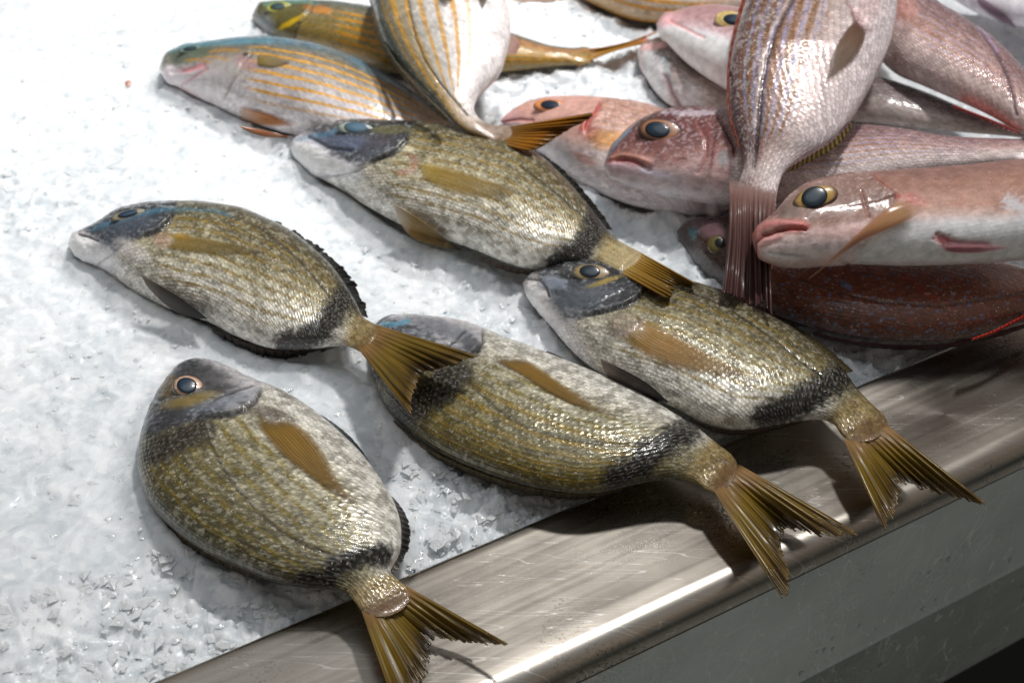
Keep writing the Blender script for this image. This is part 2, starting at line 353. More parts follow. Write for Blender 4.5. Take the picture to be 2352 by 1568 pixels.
FOOT = []
class Fish:
    def __init__(s, name, zoom, pairs, z, label, group, thick=((0, .30), (.25, .24), (.6, .20), (.9, .22), (1, .22)), NU=300, NT_=110, power=.82, seed=0):
        s.k = zoom; s.seed = seed; s.ex = 1.06 if name.startswith('pink') else 1.2; s.sat = .90 if name == 'gilded_bream' else 1.04; pr = np.array([p if len(p) == 4 else p+p for p in pairs], float)
        m1 = (pr[-1, :2]+pr[-1, 2:])/2; m0 = (pr[-2, :2]+pr[-2, 2:])/2; dr = (m1-m0)/np.linalg.norm(m1-m0)
        hw = (pr[-1, :2]-pr[-1, 2:])/2; wl = 2*np.linalg.norm(hw)
        for ext, sc in ((.10, .90), (.20, .66), (.28, .30)):       # scaly tongue running out over the tail rays
            c_ = m1+dr*wl*ext; pr = np.vstack([pr, np.concatenate([c_+hw*sc, c_-hw*sc])])
        C, u = crom(pr, NU, 1.12)
        mid = (C[:, :2]+C[:, 2:])/2; ue = u[np.argmin(np.linalg.norm(mid-m1, axis=1))]; u = u/ue
        D = tr(zoom, C[:, :2]); Vv = tr(zoom, C[:, 2:])
        zc = interp(z, u); s.z = z; s.u = u
        Mp = (D+Vv)/2; Mw = at(Mp, zc); Dw = at(D, zc); Vw = at(Vv, zc)
        W = np.linalg.norm(Dw-Vw, axis=1); T = interp(thick, u)*W*(1-.45*sst(.90, 1.0, u))*(1-.97*sst(.99, u.max()+1e-6, u))
        tg = np.gradient(Mp, axis=0); tg /= np.linalg.norm(tg, axis=1)[:, None]+1e-9
        nr = np.stack([-tg[:, 1], tg[:, 0]], 1)
        A0 = np.abs(np.sum((D-Vv)*nr, 1))/2+1e-6
        Bz = np.abs(np.sum((to_px(Mw+np.array([0, 0, 1])*T[:, None])-to_px(Mw))*nr, 1))
        T = T*np.minimum(1, .75*A0/np.maximum(Bz, 1e-6)); Bz = np.minimum(Bz, .75*A0)
        f = np.sqrt(1-(Bz/A0)**2)
        nb = 26; th = np.concatenate([np.linspace(0, math.pi, NT_), math.pi+np.linspace(0, math.pi, nb+2)[1:-1]])
        nt = len(th); c = np.cos(th); sn = np.sin(th); sn = np.sign(sn)*np.abs(sn)**power
        sn = np.where(sn < 0, sn*.7, sn)
        half = (Dw-Vw)/2*f[:, None]; ctr_ = (Dw+Vw)/2
        if float(zc.mean()) < .034:
            e0, e1 = ctr_+half, ctr_-half
            FOOT.append((np.concatenate([e0[::4], e1[::-4]])[:, :2], 0))
        P = ctr_[:, None, :]+half[:, None, :]*c[None, :, None]
        P[..., 2] += T[:, None]*sn[None, :]
        s.P = P; s.nt = nt; s.top = NT_; s.W = W; s.T = T; s.Mw = Mw
        s.U = np.repeat(u[:, None], nt, 1).ravel()
        pxs = to_px(P.reshape(-1, 3)).reshape(NU, nt, 2); ax_ = (Vv-D); L2 = np.sum(ax_**2, 1)+1e-6
        va = np.clip(np.sum((pxs-D[:, None, :])*ax_[:, None, :], 2)/L2[:, None], 0, 1)   # the fish lies rolled a little towards the aisle
        vt = np.repeat(((1-c)/2)[None, :], NU, 0); k_ = np.sqrt(np.clip(L2, 0, 400)/400)[:, None]
        s.V = (va*k_+vt*(1-k_)).ravel()
        hd = half/(np.linalg.norm(half, axis=1)[:, None]+1e-9); vw = CAM-ctr_; vw /= np.linalg.norm(vw, axis=1)[:, None]
        face = c[None, :]/(np.linalg.norm(half, axis=1)[:, None]+1e-6)*np.sum(hd*vw, 1)[:, None]+np.sin(th)[None, :]/(T[:, None]+1e-6)*vw[:, 2:3]
        s.istop = (face > -8).ravel()
        arc = np.concatenate([[0], np.cumsum(np.linalg.norm(np.diff(Mw, axis=0), axis=1))])
        gl = np.concatenate([[0], np.cumsum(np.abs(np.diff(th)))])/math.pi
        s.uv = np.stack([np.repeat(arc[:, None], nt, 1).ravel(), (gl[None, :]*np.maximum(W, W.max()*.45)[:, None]*1.08).ravel()], 1)
        s.X = tri(zoom, to_px(P.reshape(-1, 3)))
        w = 5.0/(.4395 if zoom != 'W' else 1)*.5
        s.X += (np.stack([fbm(s.X[:, 0]/22, s.X[:, 1]/22, seed+1, 3), fbm(s.X[:, 0]/22+31, s.X[:, 1]/22, seed+2, 3)], 1)-.5)*w
        s.disp = np.zeros(len(s.U)); s.C = None; s.mask = np.ones(len(s.U)); s.NU = NU
        s.root = bpy.data.objects.new(name, None); COL.objects.link(s.root)
        b = Mw[NU//2]; s.root.location = Vector((b[0], b[1], float(zc[NU//2]-T[NU//2]*.7)))
        s.root.empty_display_size = .02
        tag(s.root, label, 'fish', group); bpy.context.view_layer.update()
    # --- painting in the fish's own surface coordinates
    def line(s, pts, w, color, st=1.0, depth=0.0, fade=0.0, allv=False):
        d, sd, pm = poly_dist(s.X, pts)
        m = np.exp(-(d/w)**2)*s.istop
        if fade: m = m*sst(0, fade, pm)*sst(0, fade, 1-pm)
        if color is not None: s.C = over(s.C, color, m*st)
        s.disp -= m*depth
    def blob(s, c, rx, ry, ang, color, st=1.0, depth=0.0, soft=.35, noise=.25, mk=None):
        a = math.radians(ang); q = s.X-np.array(c)
        x = (q[:, 0]*math.cos(a)+q[:, 1]*math.sin(a))/rx; y = (-q[:, 0]*math.sin(a)+q[:, 1]*math.cos(a))/ry
        r = np.hypot(x, y)+(fbm(s.X[:, 0]/14, s.X[:, 1]/14, s.seed+9, 3)-.5)*noise*2
        m = (1-sst(1-soft, 1+soft, r))*s.istop
        if color is not None: s.C = over(s.C, color, m*st)
        s.disp -= m*depth
        if mk is not None: s.mask = s.mask*(1-m)+mk*m
    def band(s, pts, w, color, st=1.0, soft=.5, noise=.6):
        d, sd, pm = poly_dist(s.X, pts)
        r = d/w+(fbm(s.X[:, 0]/16, s.X[:, 1]/16, s.seed+19, 3)-.5)*noise
        s.C = over(s.C, color, (1-sst(1-soft, 1+soft, r))*st*s.istop)
    def gill(s, pts, height=.0012, reach=70, dark=(22, 18, 18), dst=.8, dw=7, headflip=False, span=(0, 1)):
        d, sd, pm = poly_dist(s.X, pts); sg = sd*(-1 if headflip else 1)
        head = (sg > 0)
        s.head = sst(-14, 12, np.where(head, d, -d)+(fbm(s.X[:, 0]/10, s.X[:, 1]/10, s.seed+61, 3)-.5)*26)*1.0
        mid = sst(span[0], span[0]+.12, pm)*sst(0, .12, span[1]-pm)
        s.disp += np.where(head, np.exp(-d/reach)*sst(0, 5, d), 0)*height*mid*s.istop
        s.gd, s.gh, s.gm = d, head, mid; s.gargs = (dark, dst, dw)
    def gill_dark(s):  # gill slit colour, with the shade in the slit painted in
        dark, dst, dw = s.gargs
        m = np.exp(-(s.gd/np.where(s.gh, dw*.5, dw*1.3))**2)*s.gm*s.istop
        s.C = over(s.C, dark, m*dst); s.disp -= m*.0012
    def stripes(s, n, color, st, v0=.03, v1=.75, u0=.25, u1=.9, duty=.35, brk=.5, wob=.01, off=0.0):
        vv = s.V+(fbm(s.U*9, s.V*5, s.seed+3, 2)-.5)*wob*4
        th = np.arccos(np.clip(1-2*vv, -1, 1))/math.pi
        w = .5+.5*np.cos(2*math.pi*(th*n+off))
        m = sst(1-duty, 1-duty*.35, w)
        br = sst(.30, .55, fbm(s.U*60, s.V*n*1.2, s.seed+4, 2))
        m = m*(1-brk+brk*br)*sst(v0, v0+.06, s.V)*sst(0, .18, v1-s.V)*sst(u0, u0+.08, s.U)*sst(0, .06, u1-s.U)
        s.C = over(s.C, color, m*st)
    def mottle(s, color, st, fx=40, fy=20, lo=.5, hi=.7, v0=0, v1=1.01):
        m = sst(lo, hi, fbm(s.U*fx, s.V*fy, s.seed+6, 4))*sst(v0-.05, v0+.05, s.V)*sst(-.05, .05, v1-s.V)
        s.C = over(s.C, color, m*st)
    def build(s, mat, lum=1.0):
        P = s.P; du = np.gradient(P, axis=0); dt = (np.roll(P, -1, 1)-np.roll(P, 1, 1))
        N = np.cross(du, dt); N /= np.linalg.norm(N, axis=2)[..., None]+1e-12
        j = s.top//2
        if N[s.NU//2, j, 2] < 0: N = -N; flip = True
        else: flip = False
        edge = sst(0, .04, s.U)
        P = P+N*(s.disp*edge).reshape(s.NU, s.nt)[..., None]
        F = gridF(s.NU, s.nt, True)
        cap = None
        V = P.reshape(-1, 3); e = P[-1].mean(0); V = np.vstack([V, e])
        idx = (s.NU-1)*s.nt+np.arange(s.nt); nx = (s.NU-1)*s.nt+(np.arange(s.nt)+1) % s.nt
        capf = np.stack([idx, nx, np.full(s.nt, len(V)-1), np.full(s.nt, len(V)-1)], 1)
        if flip: F = F[:, ::-1]
        C = np.vstack([s.C, s.C[-1:]])*lum; mk = np.append(s.mask, 1)
        MK = np.stack([mk, mk, mk], 1)
        faces = F
        b = mesh_obj('body', V, faces, mat, s.root, True, np.clip(grade(C, s.sat, s.ex), 0, .9), MK, np.vstack([s.uv, s.uv[-1:]]))
        me = b.data
        s.bvh = BVHTree.FromPolygons([tuple(v) for v in V], [tuple(int(i) for i in f) for f in faces])
        s.body = b; return b
    def hit(s, px):
        d = rays(np.asarray(px, float)); d = d/np.linalg.norm(d)
        h = s.bvh.ray_cast(Vector(CAM), Vector(d))
        if h[0] is None: return None
        return np.array(h[0]), np.array(h[1]), h[3]
    def eye(s, c, ax, ay, ang, iris=(190, 160, 110), rim=(60, 50, 45), pc=None, pr=.5, pry=None, pupil=(22, 44, 62), dome=.0022, ring=None, cloud=0.0):
        k = s.k; sc = ZF[k][2]; cpx = tr(k, c); hh = s.hit(cpx)
        if hh is None: print('eye miss', s.root.name, c); return
        C0, N, _ = hh; ax *= 1.1; ay *= 1.12
        if N@(CAM-C0) < 0: N = -N
        a = math.radians(ang); ex = np.array([math.cos(a), math.sin(a)])*ax*sc; ey = np.array([-math.sin(a), math.cos(a)])*ay*sc
        view = (CAM-C0)/np.linalg.norm(CAM-C0); Nn = N*.5+view*.5; Nn /= np.linalg.norm(Nn)
        def onp(q):
            d = rays(q); t = ((C0-CAM)@Nn)/(d@Nn); return CAM+d*t
        def domemesh(name, cc, fx, fy, h, lift, colf, mat, parent, nr=14, na=40):
            Vs = [onp(cc)+Nn*(h+lift)]; cl = [colf(0, 0)]
            for i in range(1, nr+1):
                r = i/nr
                for j in range(na):
                    p = 2*math.pi*j/na
                    q = cc+ex*fx*r*math.cos(p)+ey*fy*r*math.sin(p)
                    Vs.append(onp(q)+Nn*(h*math.sqrt(max(0, 1-r*r*.97))+lift-(.0012 if (i == nr and name == 'eye') else 0))); cl.append(colf(r, p))
            Fs = [(0, 1+j, 1+(j+1) % na) for j in range(na)]
            for i in range(nr-1):
                for j in range(na):
                    a_ = 1+i*na+j; b_ = 1+i*na+(j+1) % na
                    Fs.append((a_, a_+na, b_+na, b_))
            return mesh_obj(name, Vs, Fs, mat, parent, True, np.array(cl))
        li, lr = lin(iris), lin(rim); lring = lin(ring) if ring else li
        def ic(r, p):
            n = float(vn(np.array([p*4.0]), np.array([r*6.0]), s.seed+3)[0])
            cc = li*(.6+.8*n)
            cc = cc*(1-sst(.0, .5, 1-abs(r-.62)*6)*.8)+lring*sst(.0, .5, 1-abs(r-.62)*6)*.8
            m = sst(.78, .95, r); return cc*(1-m)+lr*m
        e = domemesh('eye', cpx, 1, 1, dome, .0003, ic, M['eye'], s.root)
        pcx = tr(k, pc if pc else c)
        lp = lin(pupil)*.55
        domemesh('pupil', pcx, pr, pry or pr, dome*.42, dome*.78+.0005, lambda r, p: lp*(1.0+cloud*(1-r))*(1-.35*sst(.75, 1, r)), M['pupil'], e)
    def patch(s, name, lead, trail, colr, mat, off=.0012, nr=46, na=26, fringe=0.0, k=None, zfix=None, lift=0.0, op=1.0):
        k = k or s.k
        L, _ = crom(np.array(lead, float), nr); R_, _ = crom(np.array(trail, float), nr)
        av = np.linspace(0, 1, na); rv = np.linspace(0, 1, nr)
        q = L[:, None]*(1-av[None, :, None])+R_[:, None]*av[None, :, None]
        if fringe:
            j = (vn(av*na*.8, av*0, s.seed+5)-.5)*fringe
            q += (rv[:, None, None]**3)*(np.gradient(q, axis=0)/ (np.linalg.norm(np.gradient(q, axis=0), axis=2)[..., None]+1e-6))*j[None, :, None]
        px = tr(k, q); depth = np.full((nr, na), np.nan)
        if zfix is None:
            for i in range(nr):
                for j in range(na):
                    h = s.hit(px[i, j])
                    if h is not None: depth[i, j] = h[2]
            ok = ~np.isnan(depth); med = np.nanmax(depth) if ok.any() else .6
            for i in range(nr):
                row = depth[i]; g = ~np.isnan(row)
                if g.any(): depth[i] = np.interp(np.arange(na), np.arange(na)[g], row[g])
            for i in range(1, nr):
                if np.isnan(depth[i, 0]): depth[i] = depth[i-1]
            for i in range(nr-2, -1, -1):
                if np.isnan(depth[i, 0]): depth[i] = depth[i+1]
            depth = np.where(np.isnan(depth), med, depth)
            for _ in range(4): depth[1:-1] = (depth[:-2]+depth[2:]+2*depth[1:-1])/4
            d = rays(px); d = d/np.linalg.norm(d, axis=2)[..., None]
            fold = np.sin(av*math.pi)[None, :]*.0006
            Pw = CAM+d*(depth-off-fold-lift*rv[:, None])[..., None]
        else:
            zz = zfix[0]+(zfix[1]-zfix[0])*rv[:, None]+0*av[None, :]+.0006*np.sin(av*9)[None, :]
            Pw = at(px, zz)
        C = np.array([[colr(r, a) for a in av] for r in rv]).reshape(-1, 3)
        uv = np.stack(np.meshgrid(rv, av, indexing='ij')[::-1], -1).reshape(-1, 2)
        al = (sst(-.02, .12, rv)*(1-.62*sst(.35, 1.0, rv)))[:, None]*(.35+.65*sst(0, .22, av)*sst(0, .3, 1-av))[None, :] if mat is M['fin'] else np.ones((nr, na))
        al = np.repeat(al.reshape(-1, 1), 3, 1)*op
        o = mesh_obj(name, Pw.reshape(-1, 3), gridF(nr, na), mat, s.root, True, C, al, uv)
        md = o.modifiers.new('thickness', 'SOLIDIFY'); md.thickness = .00035; md.offset = 0
        return o
    def tail(s, base, ends, zb, ze, colr, mat=None, k=None, rag=9.0, nr=60, na=150, bow=0.0, cup=.004, name='tail_fin', midz=0.0, cut=2.0):
        k = k or s.k
        b0, b1 = np.array(base[0], float), np.array(base[1], float)
        E, a = crom(np.array(ends, float), na)
        av = np.linspace(0, 1, na); rv = np.linspace(0, 1, nr)
        B = b0+(b1-b0)*av[:, None]
        D = E-B; Ln = np.linalg.norm(D, axis=1)[:, None]
        sp_ = (hsh(np.floor(av*na/2.6).astype(int), np.zeros(na, int), s.seed+8)-.5)*rag*2+(vn(av*17, av*0, s.seed+2)-.5)*rag*1.6
        E = E+D/Ln*sp_[:, None]; D = E-B
        nrm = np.stack([-D[:, 1], D[:, 0]], 1)
        rq = rv*1.16-.16
        q = B[None]+D[None]*rq[:, None, None]+nrm[None]*(bow*(av-.5)*2)[None, :, None]*(np.sin(rv*math.pi))[:, None, None]
        ax = (b0+b1)/2
        zz = zb+(ze-zb)*sst(.1, 1, rv)[:, None]+cup*np.cos((av-.5)*math.pi*2)[None, :]*rv[:, None]*-1+midz*np.sin(rv*math.pi)[:, None]
        zz = zz+.0009*np.sin(av*60)[None, :]*rv[:, None]+(vn(av*5, av*0, s.seed)-.5)[None, :]*.009*rv[:, None]**2
        Pw = at(tr(k, q), zz)
        C = np.array([[colr(r, x) for x in av] for r in rv]).reshape(-1, 3)
        uv = np.stack(np.meshgrid(rv, av, indexing='ij')[::-1], -1).reshape(-1, 2)
        F = gridF(nr, na)
        # splits between ray tips at the outer rim
        gap = hsh(np.floor(av*na/2.6).astype(int), np.zeros(na, int), s.seed+81)
        keep = []
        for i in range(nr-1):
            for j in range(na-1):
                sp2 = int(av[j]*na/2.6) != int(av[j+1]*na/2.6)
                keep.append(not (sp2 and rv[i] > cut-.22*gap[j]))
        F = F[np.array(keep)]
        o = mesh_obj(name, Pw.reshape(-1, 3), F, mat or M['tail'], s.root, True, C, np.repeat(np.repeat(sst(.05, .14, rv)[:, None], na, 1).reshape(-1, 1), 3, 1), uv)
        md = o.modifiers.new('thickness', 'SOLIDIFY'); md.thickness = .0004; md.offset = 0
        return o
    def edge_fin(s, name, base, edge, z0, z1, colr, mat=None, k=None, rag=7.0, n=140):
        k = k or s.k
        A, _ = crom(np.array(base, float), n); B, _ = crom(np.array(edge, float), n)
        a = np.linspace(0, 1, n); j = (hsh(np.floor(a*n/3.1).astype(int), np.zeros(n, int), s.seed+7)-.3)*rag
        dr = B-A; dr /= np.linalg.norm(dr, axis=1)[:, None]+1e-6
        B = B+dr*(j*sst(0, .1, a)*sst(0, .1, 1-a))[:, None]
        m = 8; r = np.linspace(0, 1, m)
        q = A[None]*(1-r[:, None, None])+B[None]*r[:, None, None]
        zz = z0+(z1-z0)*r[:, None]+0*a[None]+.0005*np.sin(a*90)[None]
        Pw = at(tr(k, q), zz)
        C = np.array([[colr(x, y) for y in a] for x in r]).reshape(-1, 3)
        uv = np.stack(np.meshgrid(r, a*6, indexing='ij')[::-1], -1).reshape(-1, 2)
        o = mesh_obj(name, Pw.reshape(-1, 3), gridF(m, n), mat or M['darkfin'], s.root, True, C, np.ones_like(C), uv)
        md = o.modifiers.new('thickness', 'SOLIDIFY'); md.thickness = .0006; md.offset = 0
        return o

def fc(*stops):                                    # fin colour along r, optional darkening at fin edge
    ks = [x[0] for x in stops]; cs = np.array([lin(x[1]) for x in stops])
    return lambda r, a: np.array([np.interp(r, ks, cs[:, c]) for c in range(3)])

def headtex(f, dark=(30, 32, 36), light=(196, 200, 204), sd=.55, sl=.4, dp=.8):
    a = fbm(f.X[:, 0]/34, f.X[:, 1]/16, f.seed+50, 5); b = fbm(f.X[:, 0]/13, f.X[:, 1]/9, f.seed+51, 4)
    w_ = f.head*f.istop
    f.C = over(f.C, dark, w_*sst(.48, .66, a)*sd*(1-.7*sst(.6, .9, f.V))); f.C = over(f.C, light, w_*sst(.58, .68, b)*sl)
    f.disp -= dp*(w_*(a-.5)*.0010+w_*(b-.5)*.0004)
def bream_paint(f, olive=0.0, blue=False, gillpts=None, flip=False, span=(0, 1)):
    v = f.V; g = olive
    f.C = ramp([(0, (96-14*g, 88-10*g, 60-14*g)), (.15, (124-14*g, 114-12*g, 82-20*g)), (.4, (172-28*g, 163-28*g, 132-32*g)), (.62, (200-22*g, 193-22*g, 172-30*g)),
                (.82, (222, 217, 204)), (1, (232, 228, 220))], np.clip(v*(1.34-.30*min(g, 1))+(fbm(f.U*8, v*4, f.seed, 3)-.5)*.2, 0, 1))
    f.mottle((84, 76, 52), .45, 60, 30, .46, .62)
    f.mottle((232, 226, 206), .32, 120, 60, .52, .66)
    f.stripes(16, (150-10*g, 122, 34), .75, .02, .86, .28, .90, .36, .55)
    f.mottle((58, 52, 42), .5, 130, 60, .63, .72, .1, .8)
    if gillpts is not None:
        f.gill(gillpts, .0018, 60, (16, 14, 14), .9, 8, flip, span)
        hv = ramp([(0, (52, 54, 58)), (.3, (80, 84, 92)), (.55, (112, 116, 124)), (.78, (190, 186, 190)), (1, (222, 216, 218))], np.clip(v+(fbm(f.U*30, v*8, f.seed+5, 3)-.5)*.25, 0, 1))
        f.C = f.C*(1-f.head[:, None])+hv*f.head[:, None]
        f.mask = f.mask*(1-.82*f.head)
        headtex(f)
def bream_rear(f, band, w, ustart=.93, pink=True):
    f.band(band, w, (16, 15, 16), .96, .45, 1.1)
    m = sst(ustart-.02, ustart+.02, f.U)
    f.C = f.C*(1-m[:, None])+over(np.tile(lin((166, 146, 98)), (len(f.U), 1)), (120, 100, 55), sst(.45, .6, fbm(f.U*90, f.V*9, f.seed+30, 3))*.6)*m[:, None]
    e = sst(.965, 1.02, f.U+(fbm(f.X[:, 0]/12, f.X[:, 1]/12, f.seed+71, 3)-.5)*.05)
    f.C = over(f.C, (118, 92, 48), e*.97); f.C = over(f.C, (128, 78, 62), sst(.5, .7, fbm(f.X[:, 0]/20, f.X[:, 1]/20, f.seed+72, 2))*e*.35); f.mask = f.mask*(1-.7*e)
_t = fc((0, (176, 138, 84)), (.18, (172, 134, 84)), (.24, (160, 124, 70)), (.4, (150, 122, 44)), (.7, (134, 106, 36)), (.88, (104, 80, 34)), (1, (150, 122, 74)))
def TAILC(r, a):
    c = _t(r, a)*.80; m = math.exp(-((a-.52)/.13)**2)*float(sst(.45, .95, r))
    n = float(vn(np.array([a*8.0]), np.array([r*5.0]), 77)[0])
    return (c*(1-.75*m))*(.75+.5*n)
PECT = fc((0, (104, 84, 56)), (.15, (160, 124, 54)), (.7, (152, 118, 58)), (1, (150, 124, 80)))
DARK = fc((0, (88, 76, 60)), (.5, (48, 42, 38)), (1, (30, 28, 28)))
PELV = fc((0, (120, 108, 96)), (.3, (60, 50, 42)), (1, (16, 15, 15)))
GB = 'grey-gold breams laid in the foreground'

# ---- bottom-left bream, eye up
f = Fish('gilded_bream', 'F', [(378, 62), (345, 105, 470, 52), (308, 160, 560, 75), (265, 230, 640, 112), (225, 320, 705, 150), (197, 410, 765, 178), (178, 505, 880, 225), (188, 620, 1010, 305),
    (240, 740, 1130, 400), (350, 850, 1240, 500), (500, 950, 1330, 615), (660, 1020, 1395, 725), (830, 1085, 1425, 850), (960, 1110, 1415, 950), (1075, 1120, 1380, 1020), (1150, 1140, 1375, 1050),
    (1200, 1185, 1415, 1090), (1245, 1240, 1458, 1132)], [(0, .016), (.5, .020), (.85, .020), (1, .016)],
    'dark olive bream nearest the bottom left corner, round blue eye, tail over the ledge', GB, seed=11)
bream_paint(f, 1.0, gillpts=[(185, 415), (300, 372), (400, 345), (500, 315), (600, 306), (690, 280), (735, 240), (750, 205), (775, 165)], flip=True, span=(.3, 1))
f.band([(250, 480), (380, 425), (480, 375)], 60, (46, 40, 36), .85, .5)
f.blob((300, 320), 130, 60, -30, (64, 64, 70), .8, 0, .5)
f.blob((480, 120), 170, 70, 20, (58, 58, 62), .8, 0, .5)
f.blob((430, 235), 130, 28, -12, (150, 128, 60), .75, 0, .6); f.blob((320, 170), 50, 60, 20, (112, 92, 40), .7)
f.line([(720, 172), (640, 195), (560, 222), (500, 270)], 7, (48, 48, 54), .8, .0008)
f.blob((600, 240), 110, 30, -18, (150, 156, 166), .5, 0, .6, .5)
f.gill_dark()
f.line([(490, 345), (520, 430), (560, 520), (640, 650), (740, 760), (860, 860), (980, 930), (1080, 955)], 7, (66, 58, 44), .85, .0007)
f.line([(505, 345), (535, 430), (575, 520), (655, 645), (755, 752), (872, 850)], 5, (214, 208, 196), .5, -.0002)
bream_rear(f, [(1330, 965), (1220, 975), (1130, 1010), (1070, 1080), (960, 1100)], 52, .925)
f.blob((790, 300), 100, 30, 10, (118, 108, 100), .8, -.001, .5)
f.build(M['bream'])
f.eye((418, 178), 72, 50, 8, (186, 150, 128), (52, 44, 38), (412, 180), .60, .66, (16, 46, 68), .0026, (216, 178, 150), .8)
f.patch('pectoral_fin', [(708, 318), (780, 400), (880, 510), (1000, 600), (1215, 735)], [(880, 318), (960, 370), (1040, 460), (1110, 590), (1222, 738)], PECT, M['fin'], .0014, op=.78)
f.edge_fin('pelvic_fin', [(1030, 312), (1130, 392), (1215, 485), (1285, 570)], [(1040, 306), (1150, 385), (1240, 485), (1300, 585)], .026, .018, fc((0, (60, 66, 72)), (1, (20, 20, 22))), rag=3)
f.edge_fin('anal_fin', [(1360, 680), (1410, 780), (1412, 900), (1372, 1035)], [(1385, 700), (1448, 800), (1452, 920), (1390, 1048)], .018, .012, fc((0, (84, 78, 70)), (.5, (34, 30, 28)), (1, (24, 20, 20))), rag=8)
f.edge_fin('dorsal_fin', [(205, 600), (330, 800), (520, 940), (760, 1040), (1080, 1105)], [(192, 625), (300, 830), (500, 968), (740, 1075), (1060, 1128)], .014, .008, fc((0, (90, 72, 36)), (1, (44, 34, 20))), rag=9)
f.tail([(1455, 1118), (1232, 1225)], [(1925, 1385), (1860, 1386), (1780, 1384), (1700, 1372), (1620, 1350), (1560, 1352), (1545, 1400), (1552, 1470), (1520, 1550), (1470, 1640), (1400, 1710)], .016, .010, TAILC, rag=16, cut=.98)

# ---- left bream, snout left
f = Fish('gilded_bream', 'C', [(93, 362), (118, 325, 105, 400), (165, 297, 150, 452), (240, 262, 230, 492), (320, 222, 300, 540), (405, 184, 375, 600), (520, 165, 450, 650), (680, 157, 550, 700),
    (840, 162, 680, 752), (1000, 188, 830, 792), (1130, 238, 960, 852), (1260, 300, 1080, 897), (1380, 388, 1185, 915), (1480, 480, 1290, 913), (1560, 590, 1390, 902), (1610, 680, 1470, 893),
    (1640, 742, 1530, 890), (1690, 775, 1585, 906), (1745, 800, 1640, 928)], [(0, .018), (.5, .022), (.85, .026), (1, .036)],
    'bream with white snout at far left, tail lying over the next bream', GB, seed=23)
bream_paint(f, .25, gillpts=[(660, 150), (645, 195), (620, 240), (580, 280), (520, 308), (440, 335), (340, 420), (270, 520)], flip=False, span=(.05, .7))
f.blob((165, 375), 90, 75, 20, (250, 244, 246), .98, 0, .4); f.blob((270, 430), 120, 60, 35, (240, 236, 238), .9, 0, .5)
f.blob((400, 250), 170, 45, -10, (86, 96, 110), .8, 0, .5); f.line([(180, 300), (280, 262), (420, 215), (560, 190), (700, 180), (860, 188), (1000, 225)], 14, (70, 140, 168), .5, 0, .12)  # blue line along the back: iridescent sheen painted as colour
f.line([(150, 308), (200, 322), (250, 345)], 7, (40, 44, 56), .9, .001)
f.blob((350, 330), 90, 25, -12, (90, 98, 110), .6, 0, .6); f.line([(250, 470), (300, 430), (400, 350)], 5, (120, 116, 122), .5, .0006)
f.blob((430, 400), 90, 45, 30, (222, 216, 212), .8, 0, .6)
f.gill_dark(); f.blob((590, 340), 45, 38, 0, (196, 150, 136), .45, 0, .6); f.blob((685, 328), 40, 22, 10, (190, 150, 30), .7)
f.line([(1090, 270), (1220, 368), (1320, 460), (1400, 552), (1480, 650)], 6, (44, 38, 30), .9, .0006)
bream_rear(f, [(1545, 640), (1480, 720), (1420, 800), (1340, 850), (1230, 885)], 66, .93)
f.build(M['bream'])
f.eye((410, 212), 92, 24, -14, (124, 128, 122), (56, 52, 44), (412, 210), .55, .62, (22, 62, 92), .0016, (150, 130, 90))
f.patch('pectoral_fin', [(640, 306), (800, 326), (960, 356), (1140, 402)], [(600, 385), (760, 408), (930, 414), (1140, 408)], fc((0, (168, 138, 66)), (.3, (150, 128, 70)), (1, (128, 112, 80))), M['fin'], .0010, op=.5)
f.patch('pelvic_fin', [(478, 520), (600, 592), (720, 668), (818, 746)], [(500, 570), (610, 680), (720, 742), (820, 750)], PELV, M['darkfin'], .007)
f.edge_fin('pelvic_fin', [(540, 690), (640, 738), (740, 768), (815, 772)], [(545, 700), (640, 765), (740, 782), (818, 780)], .010, .006, DARK, rag=4)
f.edge_fin('anal_fin', [(840, 795), (960, 850), (1100, 900), (1240, 918), (1380, 905), (1490, 892)], [(850, 812), (960, 880), (1100, 935), (1230, 952), (1370, 925), (1490, 898)], .016, .010, fc((0, (60, 48, 40)), (1, (22, 20, 20))), rag=14)
f.edge_fin('dorsal_fin', [(1120, 236), (1300, 330), (1440, 442), (1550, 580), (1632, 735)], [(1125, 228), (1310, 318), (1462, 432), (1590, 570), (1660, 745)], .018, .024, fc((0, (70, 60, 48)), (1, (30, 26, 24))), rag=22)
f.tail([(1745, 795), (1628, 930)], [(2240, 944), (2190, 960), (2120, 985), (2050, 1005), (1980, 1025), (1930, 1060), (1905, 1120), (1890, 1190), (1884, 1258)], .036, .048, TAILC, rag=8, cup=.003, midz=.004)

# ---- centre bream under the other's tail
f = Fish('gilded_bream', 'D', [(165, 372), (138, 395, 215, 357), (112, 450, 300, 358), (96, 530, 400, 370), (98, 610, 500, 387), (120, 700, 590, 405), (150, 790, 690, 432), (215, 880, 790, 468),
    (310, 965, 900, 508), (430, 1050, 1010, 545), (580, 1125, 1130, 590), (740, 1185, 1250, 635), (900, 1230, 1370, 685), (1060, 1262, 1490, 737), (1200, 1275, 1600, 792), (1330, 1262, 1690, 845),
    (1450, 1235, 1770, 890), (1570, 1210, 1830, 930), (1690, 1205, 1870, 970), (1790, 1215, 1930, 1020), (1880, 1262, 2010, 1090)], [(0, .014), (.5, .019), (.85, .022), (1, .018)],
    'olive striped bream in the middle, its head half covered by another tail', GB, seed=37)
bream_paint(f, 1.15, gillpts=[(90, 700), (200, 640), (330, 600), (480, 570), (600, 548), (665, 525), (692, 480), (690, 440), (705, 400)], flip=True, span=(.5, 1))
f.C = over(f.C, (120, 106, 40), f.istop*.22*sst(.2, .3, f.U)*sst(0, .1, .9-f.U)*(1-sst(.45, .65, f.V)))
